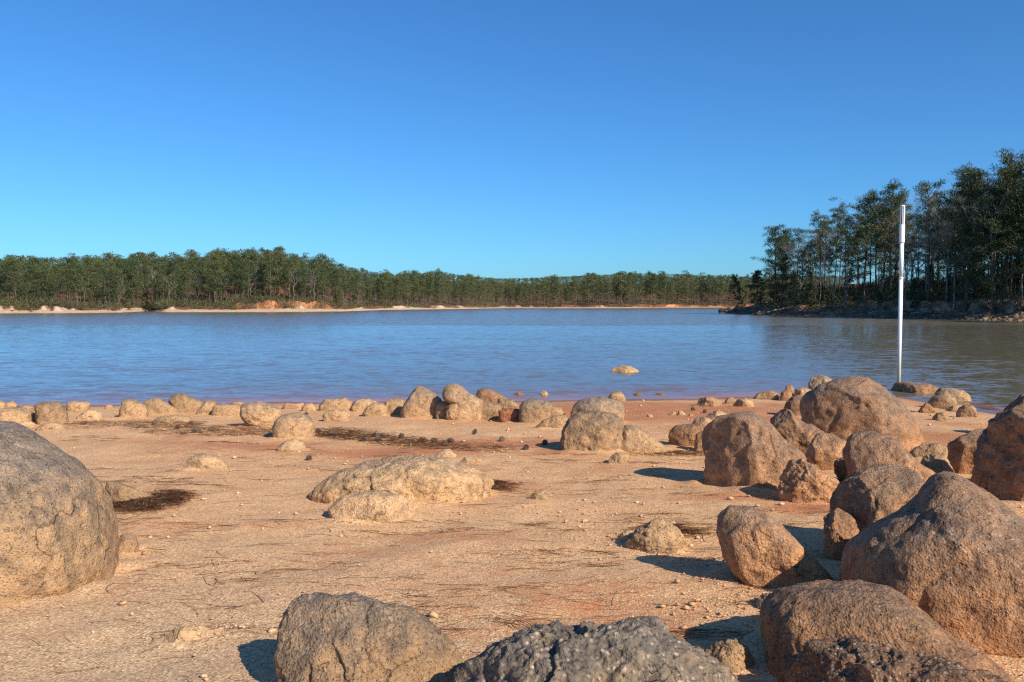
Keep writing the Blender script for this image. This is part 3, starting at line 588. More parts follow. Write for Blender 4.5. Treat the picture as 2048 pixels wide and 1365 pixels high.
grey = np.exp(-((GX + 2.2) / 2.6) ** 2 - ((GY - 3.8) / 2.2) ** 2)
near = np.clip((26 - GY) / 6, 0, 1) * np.clip(inland, 0, 1)
GZ = GZ + near * (0.004 * noise2(GX, GY, 5.5, 2, 2) + 0.010 * np.clip(noise2(GX, GY, 3.1, 3, 12) - 0.12, 0, 1))
for fx, fy, fr, fd, a in FOOT:                   # sand banked up round each rock
    ux, uy = GX - fx, GY - fy
    lx = (ux * a[1] - uy * a[0]) / fr; ly = (ux * a[0] + uy * a[1]) / fd
    q = np.sqrt(lx * lx + ly * ly)
    GZ += min(0.045, 0.10 * fr) * np.exp(-((q - 0.95) / 0.22) ** 2) * np.clip(0.6 + 1.2 * noise2(GX, GY, 2.3, 2, 4), 0, 1.4)
wet = np.clip(1 - (GZ + 0.01 * noise2(GX, GY, 3, 2, 8)) / 0.045, 0, 1) * (inland < 2.5)
nr, nc = GX.shape
ii = np.arange(nr * nc).reshape(nr, nc)
FQ = np.stack([ii[:-1, :-1], ii[:-1, 1:], ii[1:, 1:], ii[1:, :-1]], -1).reshape(-1, 4)
g = mesh_np('ground', np.stack([GX.ravel(), GY.ravel(), GZ.ravel()], 1), FQ, M['ground'], attrs={'clay': clay.ravel(), 'wet': wet.ravel(), 'grey': grey.ravel()})
tag(g, 'pale pinkish gravelly sand of the drained lake shore with orange clay patches', 'ground', kind='structure')
def gz_at(x, y): return float(ground_h(np.array([x]), np.array([y]))[0])

wy = np.concatenate([np.linspace(6, 60, 110), np.linspace(62, 250, 60), np.linspace(270, 4000, 30)])
wx = np.concatenate([np.linspace(-3000, -90, 20), np.linspace(-80, 60, 281), np.linspace(70, 3000, 20)])
WX, WY = np.meshgrid(wx, wy); shd = WY - np.interp(WX, _xf, _yf)
ii = np.arange(WX.size).reshape(WX.shape)
FQ = np.stack([ii[:-1, :-1], ii[:-1, 1:], ii[1:, 1:], ii[1:, :-1]], -1).reshape(-1, 4)
tag(mesh_np('lake_water', np.stack([WX.ravel(), WY.ravel(), 0 * WX.ravel()], 1), FQ, M['water'], attrs={'shore': np.clip(shd, 0, 50).ravel()}),
    'blue rippled lake, brownish in the lee of the right shore', 'water', kind='structure')

# ------------------------------------------------------------------ far land
def lerp(x, pts):
    p = np.array(pts, float); return np.interp(x, p[:, 0], p[:, 1])
def smooth(x): x = np.clip(x, 0, 1); return x * x * (3 - 2 * x)
LEFT = [(-900, 636), (-500, 632), (-150, 628.5), (0, 627), (150, 626.6), (240, 625.5), (300, 622.5), (330, 624.8), (450, 624.8), (560, 624.4), (680, 623.4), (760, 620.6), (820, 619.6), (940, 618.2), (1010, 616.8), (1100, 617), (1250, 616.9), (1400, 616), (1480, 616.2), (1700, 616), (2100, 617), (2800, 620)]
RIGHT = [(1437, 627), (1470, 628.2), (1510, 629.6), (1560, 631), (1620, 632.4), (1700, 634.2), (1800, 637.2), (1900, 640), (2048, 644), (2200, 648), (2500, 658), (3000, 676)]
def shore_D(px, tab):
    d = ray(0, 0)
    py = lerp(px, tab); a = (px - 1024) / F; b = (682.5 - py) / F
    t = CAM_H / (SP - b * CP); return t            # parameter along the ray
def ground_dir(px):
    a = (px - 1024) / F; b = (682.5 - 612) / F
    v = np.stack([a, np.full_like(a, CP + b * SP)], -1); return v / np.linalg.norm(v, axis=-1, keepdims=True)
def base_pt(px, tab):
    px = np.asarray(px, float); py = lerp(px, tab); b = (682.5 - py) / F; a = (px - 1024) / F
    t = CAM_H / (SP - b * CP)
    X, Y = a * t, (CP + b * SP) * t
    D = np.hypot(X, Y); return X, Y, D
def left_z(px, d):
    beach = lerp(px, [(-900, 0.75), (0, 0.75), (280, 0.6), (303, 0.2), (330, 0.75), (600, 0.9), (760, 0.65), (1000, 0.6), (2800, 0.65)])
    bank = lerp(px, [(-900, 0.8), (80, 1.0), (303, 0.3), (330, 0.7), (460, 0.8), (490, 1.7), (600, 2.2), (640, 1.8), (680, 0.8), (800, 0.6), (1000, 0.6), (1250, 1.0), (2800, 1.0)])
    hill = lerp(px, [(-900, 5), (0, 4), (200, 5), (400, 7), (560, 8.5), (660, 6), (760, 3.5), (950, 3), (1200, 4), (2800, 5)])
    wob = noise2(px * 0.02, d * 0.12, 1.0, 3, 5)
    bank = bank * np.clip(0.9 + 0.55 * noise2(px * 0.05, d * 0.1, 1.0, 4, 2.2), 0.45, 1.2)
    z = np.where(d < 0, d * 0.12, beach * smooth(d / 9.0) ** 0.8)
    z = z + bank * smooth((d - 8.0 + 4.5 * wob) / 1.5) + hill * smooth((d - 9) / 75.0)
    z = z + 22 * smooth((d - 160) / 420.0) * lerp(px, [(-900, .6), (600, .55), (800, 0.55), (950, 1), (1060, 0.85), (1300, 0.75), (2000, 0.8)])
    return z + 0.25 * wob * np.clip(d / 6, 0, 1)
def right_z(px, d):
    h = lerp(px, [(1437, 0.25), (1470, 1.0), (1510, 1.5), (1560, 2.8), (1620, 4.8), (1700, 5.6), (1800, 6.2), (2048, 7.0), (3000, 8)])
    h = h * (1 + 0.22 * noise2(px * 0.02, d * 0.05, 1.0, 3, 44))
    w = lerp(px, [(1437, 5), (1470, 12), (1510, 22), (1600, 55), (1750, 70), (3000, 90)])
    wob = noise2(px * 0.03, d * 0.15, 1.0, 3, 15)
    b = np.minimum(h, 1.3); 
    z = np.where(d < 0, d * 0.2, b * smooth(d / 7.0))
    z = z + (h - b) * (0.28 * smooth((d - 6 + 2 * wob) / 3.0) + 0.72 * smooth((d - 8) / 30.0))
    z = z - (h + 2) * smooth((d - w) / (0.5 * w))
    return z + 0.3 * wob * np.clip(d / 4, 0, 1)
def strip(name, pxs, ds, tab, zf, label, kindf):
    PX, DD = np.meshgrid(pxs, ds)
    X, Y, D = base_pt(PX, tab); s = (D + DD) / D
    Z = zf(PX, DD)
    ii = np.arange(PX.size).reshape(PX.shape)
    FQ = np.stack([ii[:-1, :-1], ii[:-1, 1:], ii[1:, 1:], ii[1:, :-1]], -1).reshape(-1, 4)
    o = mesh_np(name, np.stack([(X * s).ravel(), (Y * s).ravel(), Z.ravel()], 1), FQ, M['land'], attrs={k: v.ravel() for k, v in kindf(PX, DD, Z).items()})
    return tag(o, label, 'land', kind='structure')
def kinds_left(PX, DD, Z):
    wob = noise2(PX * 0.05, DD * 0.2, 1.0, 3, 25)
    red = lerp(PX, [(-900, 0.35), (60, 0.35), (90, 0.8), (115, 0.2), (300, 0.3), (440, 0.5), (480, 1), (655, 1), (690, 0.3), (900, 0.5), (1100, 0.5), (1300, 0.9), (2800, 0.9)])
    low = lerp(PX, [(-900, 0), (900, 0), (1000, 0.25), (1250, 0.3), (1300, 0.75), (2800, 0.85)])
    clay = np.clip(red * smooth((DD - 6.5 + 3 * wob) / 2.5) + low, 0, 1)
    cliff = lerp(PX, [(-900, 0), (460, 0), (480, 1), (655, 1), (680, 0), (2800, 0)])
    litter = smooth((DD - 6.3 - 3.2 * cliff + 5 * wob) / 1.5)
    return {'clay': clay, 'litter': litter, 'rubble': 0 * DD}
def kinds_right(PX, DD, Z):
    wob = noise2(PX * 0.05, DD * 0.3, 1.0, 3, 35)
    return {'clay': np.clip(smooth((DD - 5 + 3 * wob) / 2) * 0.7, 0, 1), 'litter': smooth((DD - 9 + 3 * wob) / 3), 'rubble': 1 - smooth((DD - 5 + 4 * wob) / 3)}
strip('far_shore', np.concatenate([np.linspace(-900, 1600, 900), np.linspace(1610, 2800, 60)]), np.concatenate([[-12, -4, -1], np.linspace(0, 16, 45), np.linspace(17, 100, 40), np.linspace(110, 700, 30), [1200, 2500, 6000]]), LEFT, left_z,
      'sandy far lake shore with red clay banks under the pine wood', kinds_left)
strip('right_point', np.concatenate([np.linspace(1437, 2100, 340), np.linspace(2105, 3000, 120)]), np.concatenate([[-10, -3, -1], np.linspace(0, 14, 50), np.linspace(14.6, 60, 50), np.linspace(62, 190, 30)]), RIGHT, right_z,
      'rocky wooded point reaching in from the right, its bank in shadow', kinds_right)
def place(px, d, tab, zf):
    X, Y, D = base_pt(np.array([px]), tab); s = (D + d) / D
    return float(X[0] * s[0]), float(Y[0] * s[0]), float(zf(np.array([px]), np.array([float(d)]))[0]), float(D[0] + d)
def z_for(py, D, px): return CAM_H + (605.3 - py) * D / math.hypot(F, px - 1024)

# ------------------------------------------------------------------ tree prototypes
class Acc:
    def __init__(s): s.v, s.f, s.n = [], [], 0
    def add(s, V, Fq):
        s.v.append(np.asarray(V, float)); s.f.append(np.asarray(Fq, int) + s.n); s.n += len(V)
    def tube(s, path, rad, sides=5):
        path = np.asarray(path, float); k = len(path); V = []
        for i in range(k):
            t = path[min(i + 1, k - 1)] - path[max(i - 1, 0)]; t = t / (np.linalg.norm(t) + 1e-9)
            a = np.cross(t, [0.3, 0.9, 0.1] if abs(t[2]) > 0.5 else [0, 0, 1]); a /= np.linalg.norm(a); b = np.cross(t, a)
            for j in range(sides):
                q = 2 * math.pi * j / sides; V.append(path[i] + rad[i] * (math.cos(q) * a + math.sin(q) * b))
        Fq = [[i * sides + j, i * sides + (j + 1) % sides, (i + 1) * sides + (j + 1) % sides, (i + 1) * sides + j] for i in range(k - 1) for j in range(sides)]
        s.add(V, Fq)
    def arr(s): return np.concatenate(s.v), np.concatenate(s.f)

def blades(rs, C, dirs, ln, wd):
    """one leaf-shaped four-cornered blade at each centre, pointing along dirs"""
    n = len(C); d = dirs / np.linalg.norm(dirs, axis=1, keepdims=True)
    r = rs.normal(size=(n, 3)); side = np.cross(d, r); side /= np.linalg.norm(side, axis=1, keepdims=True)
    ln = ln * rs.uniform(0.6, 1.25, (n, 1)); wd = wd * rs.uniform(0.7, 1.3, (n, 1))
    V = np.stack([C, C + d * ln * 0.45 + side * wd, C + d * ln, C + d * ln * 0.45 - side * wd], 1).reshape(-1, 3)
    return V, np.arange(4 * n).reshape(n, 4)

def pine_arrays(seed, h=14.0, cb=0.45, spread=2.5, nbr=40, tufts=6, nb=16, bl=0.42, bw=0.045, lean=0.0, clump=0.42, stubs=5, sides=6):
    rs = np.random.RandomState(seed); T, Cn = Acc(), Acc()
    ks = 10; wob = np.cumsum(rs.normal(0, 0.011 * h, (ks, 2)), 0) * 0.5; wob[0] = 0
    zz = np.linspace(0, 1, ks)
    path = np.stack([wob[:, 0] + lean * h * zz ** 1.4, wob[:, 1], zz * h - 0.3 * (zz == 0)], 1)
    r0 = 0.0098 * h
    T.tube(path, [r0 * (1.25 if i == 0 else 1) * (1 - 0.85 * z) for i, z in enumerate(zz)], sides)
    at = lambda z: np.array([np.interp(z, zz, path[:, j]) for j in range(3)])
    for b in range(nbr):
        t = ((b + rs.uniform(0, 1)) / nbr) ** 0.9; z = cb + (0.985 - cb) * t
        L = spread * (0.34 + 0.66 * math.sin(math.pi * min(1, 0.22 + 0.68 * t))) * rs.choice([rs.uniform(0.35, 0.75), rs.uniform(0.75, 1.4)]) * (1 - 0.45 * max(0, t - 0.8) / 0.2)
        az = b * 2.4 + rs.uniform(-0.6, 0.6); el = rs.uniform(-0.15, 0.35) + 0.75 * t
        p0 = at(z); d = np.array([math.cos(az) * math.cos(el), math.sin(az) * math.cos(el), math.sin(el)])
        up = np.array([0, 0, 0.22 * L])
        pts = [p0, p0 + d * L * 0.5 + up * 0.1, p0 + d * L + up]
        T.tube(pts, [0.028 * L * (1 - 0.3 * t) + 0.008, 0.018 * L, 0.008], 3)
        for q in range(tufts):
            s = rs.uniform(0.5, 1.06); c = p0 + d * L * s + up * s * s + rs.normal(0, 0.13 * L * s + 0.08, 3) * np.array([1, 1, 0.55])
            dirs = rs.normal(size=(nb, 3)) + d * 0.7 + np.array([0, 0, 0.45])
            rd = rs.normal(size=(nb, 3)); rd /= np.linalg.norm(rd, axis=1, keepdims=True); Cc = c + rd * rs.uniform(0, 1, (nb, 1)) ** 0.4 * bl * clump * 1.7 * np.array([1, 1, 0.55])
            Cn.add(*blades(rs, Cc, dirs, bl, bw))
    for b in range(stubs):
        z = rs.uniform(0.2, cb); az = rs.uniform(0, 6.28); p0 = at(z); L = rs.uniform(0.3, 1.3)
        T.tube([p0, p0 + np.array([math.cos(az), math.sin(az), rs.uniform(-0.2, 0.3)]) * L], [0.03, 0.012], 3)
    return T.arr(), Cn.arr()
def bare_arrays(seed, h=12.0, fork=0.35, depth=4, spread=0.55):
    rs = np.random.RandomState(seed); T, Tw = Acc(), Acc()
    def grow(p, d, L, r, dep):
        mid = p + d * L * 0.5 + rs.normal(0, 0.04 * L, 3); end = p + d * L + rs.normal(0, 0.05 * L, 3)
        (T if dep >= depth - 1 else Tw).tube([p, mid, end], [r, r * 0.85, r * 0.62], 5 if dep >= depth - 1 else 3)
        if dep == 0: return
        for _ in range(rs.randint(2, 4) if dep > 1 else 6):
            nd = d + rs.normal(0, spread, 3) * np.array([1, 1, 0.5]) + np.array([0, 0, 0.25]); nd /= np.linalg.norm(nd)
            st = p + (end - p) * rs.uniform(0.55, 1.0)
            grow(st, nd, L * rs.uniform(0.55, 0.85), r * 0.58, dep - 1)
    grow(np.array([0, 0, -0.2]), np.array([rs.normal(0, .05), rs.normal(0, .05), 1.0]), h * fork, 0.0072 * h, depth)
    return T.arr(), Tw.arr()

def proto(name, arr, mt, mc, pt='trunk', pc='crown'):
    (tv, tf), (cv, cf) = arr
    root = bpy.data.objects.new(name, None); COL.objects.link(root)
    mesh_np(pt, tv, tf, mt, root); mesh_np(pc, cv, cf, mc, root)
    return root
def dup(root, name=None):
    r = root.copy(); COL.objects.link(r)
    for ch in list(root.children):
        c = ch.copy(); COL.objects.link(c); c.parent = r
    return r
class Kind:
    """a tree form: the first placing uses the prototype itself, later ones copies of it"""
    def __init__(s, name, h, arr, mt, mc): s.root = proto(name, arr, mt, mc); s.h = max(arr[0][0][:, 2].max(), np.percentile(arr[1][0][:, 2], 99.8)); s.used = False
    def put(s, loc, height, rz, label, group, cat='tree', tilt=(0, 0), wide=1.0):
        o = dup(s.root) if s.used else s.root; s.used = True
        k = height / s.h; o.location = loc; o.scale = (k * wide, k * wide, k); o.rotation_euler = (tilt[0], tilt[1], rz)
        return tag(o, label, cat, group)
# near forms (right-hand point) and lighter forms (left shore)
PINES = [Kind('pine_tree', 14, pine_arrays(s, 14, cb, sp, nbr, 3, 58, 0.34, 0.030, clump=1.1), M['bark'], M['needles']) for s, cb, sp, nbr in ((14, 0.40, 2.5, 28), (2, 0.24, 2.5, 36), (3, 0.44, 2.3, 22), (4, 0.14, 2.5, 46), (5, 0.60, 2.6, 18))]
PFULL = [Kind('pine_tree', 9, pine_arrays(s, 9, 0.10, 2.3, 46, 6, 18, 0.42, 0.05, stubs=0), M['bark'], M['needles']) for s in (21, 22)]
PSMALL = [Kind('pine_tree', 14, pine_arrays(s, 14, cb, 2.2, 24, 2, 40, 0.50, 0.060, sides=5, clump=1.25), M['bark'], M['needles']) for s, cb in ((31, 0.34), (32, 0.24), (33, 0.44), (34, 0.18), (35, 0.30))]
BARES = [Kind('bare_tree', 12, bare_arrays(s, 12, 0.34, 5, 0.5), M['greybark'], M['greybark']) for s in (41, 42, 43)]
RTOP = [(1480, 600), (1508, 530), (1525, 462), (1545, 450), (1590, 455), (1615, 462), (1640, 428), (1665, 410), (1700, 412), (1728, 392), (1750, 380), (1783, 363), (1815, 372), (1850, 365), (1890, 372), (1925, 342), (1945, 332), (1975, 330), (2005, 308), (2048, 302), (2120, 292), (2300, 262), (2700, 200), (3000, 180)]
GR, GB = 'pines on the point at the right', 'leafless trees among the pines on the right point'
def rtree(kind, px, d, top, label, group=GR, wide=1.0, rz=None, tilt=(0, 0)):
    x, y, z, D = place(px, d, RIGHT, right_z)
    return kind.put((x, y, z - 0.15), max(3.0, z_for(top, D, px) - z), random.uniform(0, 6.28) if rz is None else rz, label, group, wide=wide, tilt=tilt)
rtree(PINES[3], 1548, 12, 450, 'pine at the tip of the right point, low boughs reaching out over the water', wide=1.25)
rtree(PINES[1], 1572, 9, 458, 'second pine from the tip of the right point, crown against open sky', wide=1.15)
rtree(PINES[4], 1594, 16, 455, 'thin pine with a small tuft crown right of the pair at the tip')
rtree(PINES[0], 1642, 14, 422, 'tall pine with a narrow open crown, first to rise above the leafless trees')
rtree(PINES[0], 1668, 17, 407, 'pine with a small rounded crown left of the broad dense one', wide=0.9)
rtree(PINES[1], 1722, 10, 392, 'broad dense pine left of the white pole, full dark crown', wide=1.35)
rtree(PINES[4], 1748, 20, 380, 'pine whose flat crown shows just above the broad dense one')
rtree(PINES[2], 1783, 16, 362, 'tall pine with a layered crown just left of the white pole top', wide=1.1)
rtree(PINES[4], 1853, 9, 363, 'umbrella-crowned pine standing alone right of the white pole', wide=1.1)
rtree(PINES[3], 1930, 8, 336, 'massive dark pine with foliage far down its trunk, near the right edge', wide=1.2)
rtree(PINES[0], 1947, 14, 330, 'pine crown topping the massive dark pine', wide=1.1)
rtree(PINES[2], 2004, 10, 306, 'tallest pine fully in the frame, round open crown at the right', wide=1.2)
rtree(PINES[1], 2050, 8, 300, 'pine cut by the right edge of the photo', wide=1.2)
rtree(PINES[3], 1985, 6, 372, 'dense lower pine in front of the tallest one at the right', wide=1.15)
rtree(PFULL[0], 1486, 6, 545, 'small pine leaning out over the water at the very tip of the point', wide=0.7, rz=0, tilt=(0, R(-17)))
rtree(PFULL[1], 1512, 7, 540, 'bushy pine at the foot of the tip, dark down to the ground', wide=1.2)
rtree(BARES[0], 1618, 14, 462, 'pale leafless tree between the tip pines and the tall narrow one', GB)
rtree(BARES[1], 1817, 12, 366, 'tall leafless tree right beside the white pole top', GB)
rtree(BARES[2], 1892, 12, 366, 'tall leafless tree between the umbrella pine and the massive dark one', GB)
rr_ = random.Random(5)
for k in range(54):
    px = 1520 + ((k + rr_.random()) / 54) ** 0.85 * 620; d = rr_.uniform(5, 46); top = lerp(px, RTOP) + rr_.uniform(12, 105) * (1.0 if px < 1900 else 1.3)
    kd = rr_.choice(PINES + PINES[2:] + [PINES[4]])
    rtree(kd, px, d, top, 'one of the slender pines filling the wood on the right point', wide=rr_.uniform(0.85, 1.15), rz=rr_.uniform(0, 6.28))
for k in range(36):
    px = 1545 + (k + rr_.random()) / 36 * 520; d = rr_.uniform(5, 40); top = lerp(px, RTOP) + rr_.choice([rr_.uniform(0, 30), rr_.uniform(10, 110)])
    rtree(rr_.choice(BARES), px, d, top, 'one of the thin leafless trees standing among the pines of the right point', GB, rz=rr_.uniform(0, 6.28), wide=0.9)
for k in range(17):
    px = 1535 + (k + rr_.random()) / 17 * 600; d = rr_.uniform(6, 30)
    x, y, z, D = place(px, d, RIGHT, right_z)
    rtree(rr_.choice(PFULL), px, d, 605 - (z + rr_.uniform(2.5, 6.0) - CAM_H) / D * math.hypot(F, px - 1024), 'one of the low bushy pines under the wood of the right point', 'young bushy pines on the right point', wide=rr_.uniform(0.9, 1.4), rz=rr_.uniform(0, 6.28))
for k in range(12):                            # the wood goes on past the right edge and shades the bank
    px = 2130 + k * 40; d = rr_.uniform(4, 40)
    rtree(rr_.choice(PINES), px, d, lerp(px, RTOP) + rr_.uniform(0, 60), 'one of the slender pines filling the wood on the right point', wide=1.2, rz=rr_.uniform(0, 6.28))

LTOP = [(-900, 510), (-150, 518), (0, 519), (60, 520), (120, 517), (200, 515), (250, 514), (320, 510), (400, 510), (480, 504), (560, 503), (590, 513), (640, 519), (700, 538), (740, 548), (790, 553), (830, 551), (885, 548), (930, 556), (1000, 561), (1060, 560), (1150, 556), (1240, 552), (1300, 550), (1360, 553), (1440, 556), (1500, 558), (1700, 556), (2800, 552)]
GL = 'pines along the far left shore'
def topL(px): return lerp(px, LTOP) + 9 * float(noise2(np.array([px * 0.045]), np.array([0.0]), 1.0, 2, 6.6)[0]) - 2
def ltree(kind, px, d, label, group, drop, wide=1.0, hmin=5, hmax=17, cat='tree'):
    x, y, z, D = place(px, d, LEFT, left_z)
    top = topL(px) + drop
    hgt = min(hmax, max(hmin, z_for(top, D, px) - z))
    return kind.put((x, y, z - 0.15), hgt, rr_.uniform(0, 6.28), label, group, cat, wide=wide)
NL = 165
for k in range(NL):
    px = -140 + (k + rr_.random()) / NL * 930; d = 11.5 + 38 * rr_.random() ** 1.6
    ltree(rr_.choice(PSMALL), px, d, 'one of the close-set pines along the far left shore', GL, rr_.choice([rr_.uniform(0, 12), rr_.uniform(8, 48)]), wide=rr_.uniform(0.8, 1.15))
for k in range(26):
    px = -100 + (k + rr_.random()) / 26 * 860; d = rr_.uniform(10.5, 22)
    ltree(rr_.choice(BARES), px, d, 'one of the pale leafless trees among the pines of the far left shore', 'leafless trees on the far left shore', rr_.uniform(10, 45), wide=0.9)
for k in range(34):
    px = -120 + (k + rr_.random()) / 34 * 900; d = rr_.uniform(10.5, 15)
    ltree(rr_.choice(PFULL), px, d, 'one of the young bushy pines at the edge of the far left beach', 'young pines at the far left beach', 200, hmin=rr_.uniform(2.5, 6.5), wide=rr_.uniform(0.8, 1.1))

# the rest of the wood reads as one mass
def scatter_mass(name, items, label, cat, mats):
    out = []
    root_t, root_c = Acc(), Acc()
    for (tarr, carr), (x, y, z), s, rz, wide in items:
        c_, s_ = math.cos(rz), math.sin(rz); Rm = np.array([[c_, -s_, 0], [s_, c_, 0], [0, 0, 1]])
        for acc, (V, Fq) in ((root_t, tarr), (root_c, carr)):
            acc.add((V * np.array([s * wide, s * wide, s])) @ Rm.T + np.array([x, y, z]), Fq)
    tv, tf = root_t.arr(); cv, cf = root_c.arr()
    o = mesh_np(name, np.concatenate([tv, cv]), np.concatenate([tf, cf + len(tv)]), mats[0])
    o.data.materials.append(mats[1])
    mi = np.zeros(len(tf) + len(cf), np.int32); mi[len(tf):] = 1; o.data.polygons.foreach_set('material_index', mi)
    return tag(o, label, cat, kind='stuff')
LOD = [pine_arrays(s, 14, cb, 2.2, 20, 2, 17, 0.62, 0.10, stubs=0, sides=4, clump=1.0) for s, cb in ((61, 0.30), (62, 0.20), (63, 0.38), (64, 0.12))]
RLOD = [pine_arrays(s, 14, cb, 2.3, 26, 2, 42, 0.40, 0.040, stubs=0, sides=4, clump=1.1) for s, cb in ((66, 0.2), (67, 0.35), (68, 0.1))]
LODB = [bare_arrays(s, 12, 0.34, 4, 0.5) for s in (71, 72)]
items = []
for k in range(640):
    px = -420 + (k + rr_.random()) / 640 * 1200; d = rr_.uniform(18, 150)
    x, y, z, D = place(px, d, LEFT, left_z); top = topL(px) + rr_.uniform(-5, 26)
    items.append((rr_.choice(LOD), (x, y, z), min(1.25, max(0.5, (z_for(top, D, px) - z) / 14.4)), rr_.uniform(0, 6.28), 1.15))
for k in range(620):
    px = 760 + (k + rr_.random()) / 620 * 900; d = 10 + 75 * rr_.random() ** 1.5
    x, y, z, D = place(px, d, LEFT, left_z); top = topL(px) + rr_.uniform(-3, 20)
    items.append((rr_.choice(LOD), (x, y, z - 0.1), min(1.4, max(0.5, (z_for(top, D, px) - z) / 14)), rr_.uniform(0, 6.28), rr_.uniform(0.8, 1.1)))
for k in range(30):
    px = 760 + (k + rr_.random()) / 70 * 760; d = rr_.uniform(9, 16)
    x, y, z, D = place(px, d, LEFT, left_z)
    items.append((rr_.choice(LODB), (x, y, z - 0.1), rr_.uniform(0.5, 0.9), rr_.uniform(0, 6.28), 0.8))
for k in range(260):
    px = 700 + (k + rr_.random()) / 260 * 1000; d = rr_.uniform(300, 560)
    x, y, z, D = place(px, d, LEFT, left_z); s = rr_.uniform(0.8, 1.15)
    if z + 14 * s > z_for(lerp(px, LTOP) - 2, D, px): z = z_for(lerp(px, LTOP) - 2, D, px) - 14 * s
    items.append((rr_.choice(LOD), (x, y, z), s, rr_.uniform(0, 6.28), 1.3))
for k in range(80):
    px = rr_.uniform(1860, 2250) if k < 64 else rr_.uniform(1540, 1860); d = rr_.uniform(16, 60)
    x, y, z, D = place(px, d, RIGHT, right_z); top = lerp(px, RTOP) + rr_.uniform(14, 150)
    items.append((rr_.choice(RLOD), (x, y, z - 0.1), min(1.6, max(0.3, (z_for(top, D, px) - z) / 14.4)), rr_.uniform(0, 6.28), 1.0))
scatter_mass('pine_wood', items, 'far pine wood massed behind the lake shore and on the distant ridge', 'wood', (M['bark'], M['needles']))
# brush along the far bank and under the right-hand wood
Bv = Acc(); rs = np.random.RandomState(77)
for k in range(1500):
    if k < 640: px, d, tab, zf = rs.uniform(-150, 1500), 7.8 + abs(rs.normal(0, 4)), LEFT, left_z
    else: px, d, tab, zf = rs.uniform(1515, 2150), rs.uniform(7, 50), RIGHT, right_z
    x, y, z, D = place(px, d, tab, zf); h = rs.uniform(0.4, 1.5) if k >= 640 else rs.uniform(0.5, 2.6) ** 1.0; n = 46
    C = np.array([x, y, z]) + rs.normal(0, 1, (n, 3)) * np.array([h * 0.8, h * 0.8, h * 0.25]) + np.array([0, 0, h * 0.35])
    Bv.add(*blades(rs, C, rs.normal(size=(n, 3)) + np.array([0, 0, 0.9]), h * 0.65, 0.05))
V, Fq = Bv.arr(); tag(mesh_np('shore_brush', V, Fq, M['bush']), 'low tangled brush along the far banks', 'brush', kind='stuff')
# rubble and ledges on the right bank
Rb = Acc(); S3, F3 = ico(2)
def rubble(px, d, s, flat=0.55):
    x, y, z, D = place(px, d, RIGHT, right_z)
    V = S3 * rs.uniform(0.6, 1.3, 3) * s * np.array([1, 1, flat]); V = V + 0.22 * s * fbm(V / s * 1.2 + rs.uniform(-30, 30, 3), 2)[:, None] * S3
    a = rs.uniform(0, 6.28); V = V @ np.array([[math.cos(a), -math.sin(a), 0], [math.sin(a), math.cos(a), 0], [0, 0, 1]]).T
    Rb.add(V + np.array([x, y, z]), F3)
for k in range(1500):
    px = rs.choice([rs.uniform(1440, 1560), rs.uniform(1560, 2100), rs.uniform(1640, 1770)])
    rubble(px, abs(rs.normal(0, 4.0)), rs.uniform(0.12, 0.4) * (1.5 if rs.rand() < 0.1 else 1))
for k in range(60): rubble(rs.uniform(1440, 1530), rs.uniform(0.5, 8), rs.uniform(0.5, 1.1), 0.6)
V, Fq = Rb.arr()
kk_ = Nodes('bank_rubble'); nn_ = kk_.noise(kk_.coord(), 0.9, 4, 0.6); kk_.l(kk_.ramp(nn_, [(0.3, (0.07, 0.045, 0.03)), (0.7, (0.30, 0.20, 0.125))]), kk_.b.inputs['Base Color']); kk_.b.inputs['Roughness'].default_value = 0.9
M['rubble'] = kk_.m
tag(mesh_np('bank_rubble', V, Fq, M['rubble'], smooth=False), 'broken rock strewn along the bank of the right point', 'rubble', kind='stuff')
for px0, px1, py, d0, d1, lab in ((1738, 1775, 624, 3.0, 4.6, 'pale driftwood log lying on the bank just left of the white pole'), (1822, 1862, 626, 3.5, 5.0, 'pale driftwood log slanting down the bank right of the white pole'), (1790, 1830, 620, 6, 5.4, 'grey fallen log on the bank behind the white pole')):
    a = np.array(place(px0, d0, RIGHT, right_z)[:3]); b = np.array(place(px1, d1, RIGHT, right_z)[:3])
    t = Acc(); m_ = (a + b) / 2 + np.array([0, 0, 0.15]); a[2] += 0.1; b[2] += 0.12
    t.tube([a, a * .5 + m_ * .5 + [0, 0, .05], m_, m_ * .4 + b * .6, b], [0.16, 0.15, 0.13, 0.10, 0.06], 7); V, Fq = t.arr()
    tag(mesh_np('driftwood_log', V, Fq, M['log']), lab, 'log', 'driftwood on the right bank')

# ------------------------------------------------------------------ the white pole
def lathe(prof, n=28):
    V = [(r * math.cos(2 * math.pi * j / n), r * math.sin(2 * math.pi * j / n), z) for r, z in prof for j in range(n)]
    Fq = [[i * n + j, i * n + (j + 1) % n, (i + 1) * n + (j + 1) % n, (i + 1) * n + j] for i in range(len(prof) - 1) for j in range(n)]
    return np.array(V), np.array(Fq)
def plastic(name, c):
    k = Nodes(name); z = k.n('ShaderNodeSeparateXYZ'); k.l(k.coord(), z.inputs[0]); n = k.noise(k.coord(), 9, 4, 0.6)
    st = k.mr(k.math('ADD', z.outputs[2], k.mr(n, 0.3, 0.7, -0.3, 0.3)), 1.5, 0.3)
    k.l(k.mix(st, c, (0.60, 0.52, 0.36)), k.b.inputs['Base Color']); k.b.inputs['Roughness'].default_value = 0.4; k.b.inputs['Specular IOR Level'].default_value = 0.45
    return k.m
M['pvc'] = plastic('white_pvc', (0.84, 0.86, 0.84)); M['slot'] = simple_mat('slot_dark', (0.02, 0.022, 0.024), 0.6)
g0 = on_ground(1797, 786); pd = float(np.hypot(g0[0], g0[1])); sc = g0[1] / CP
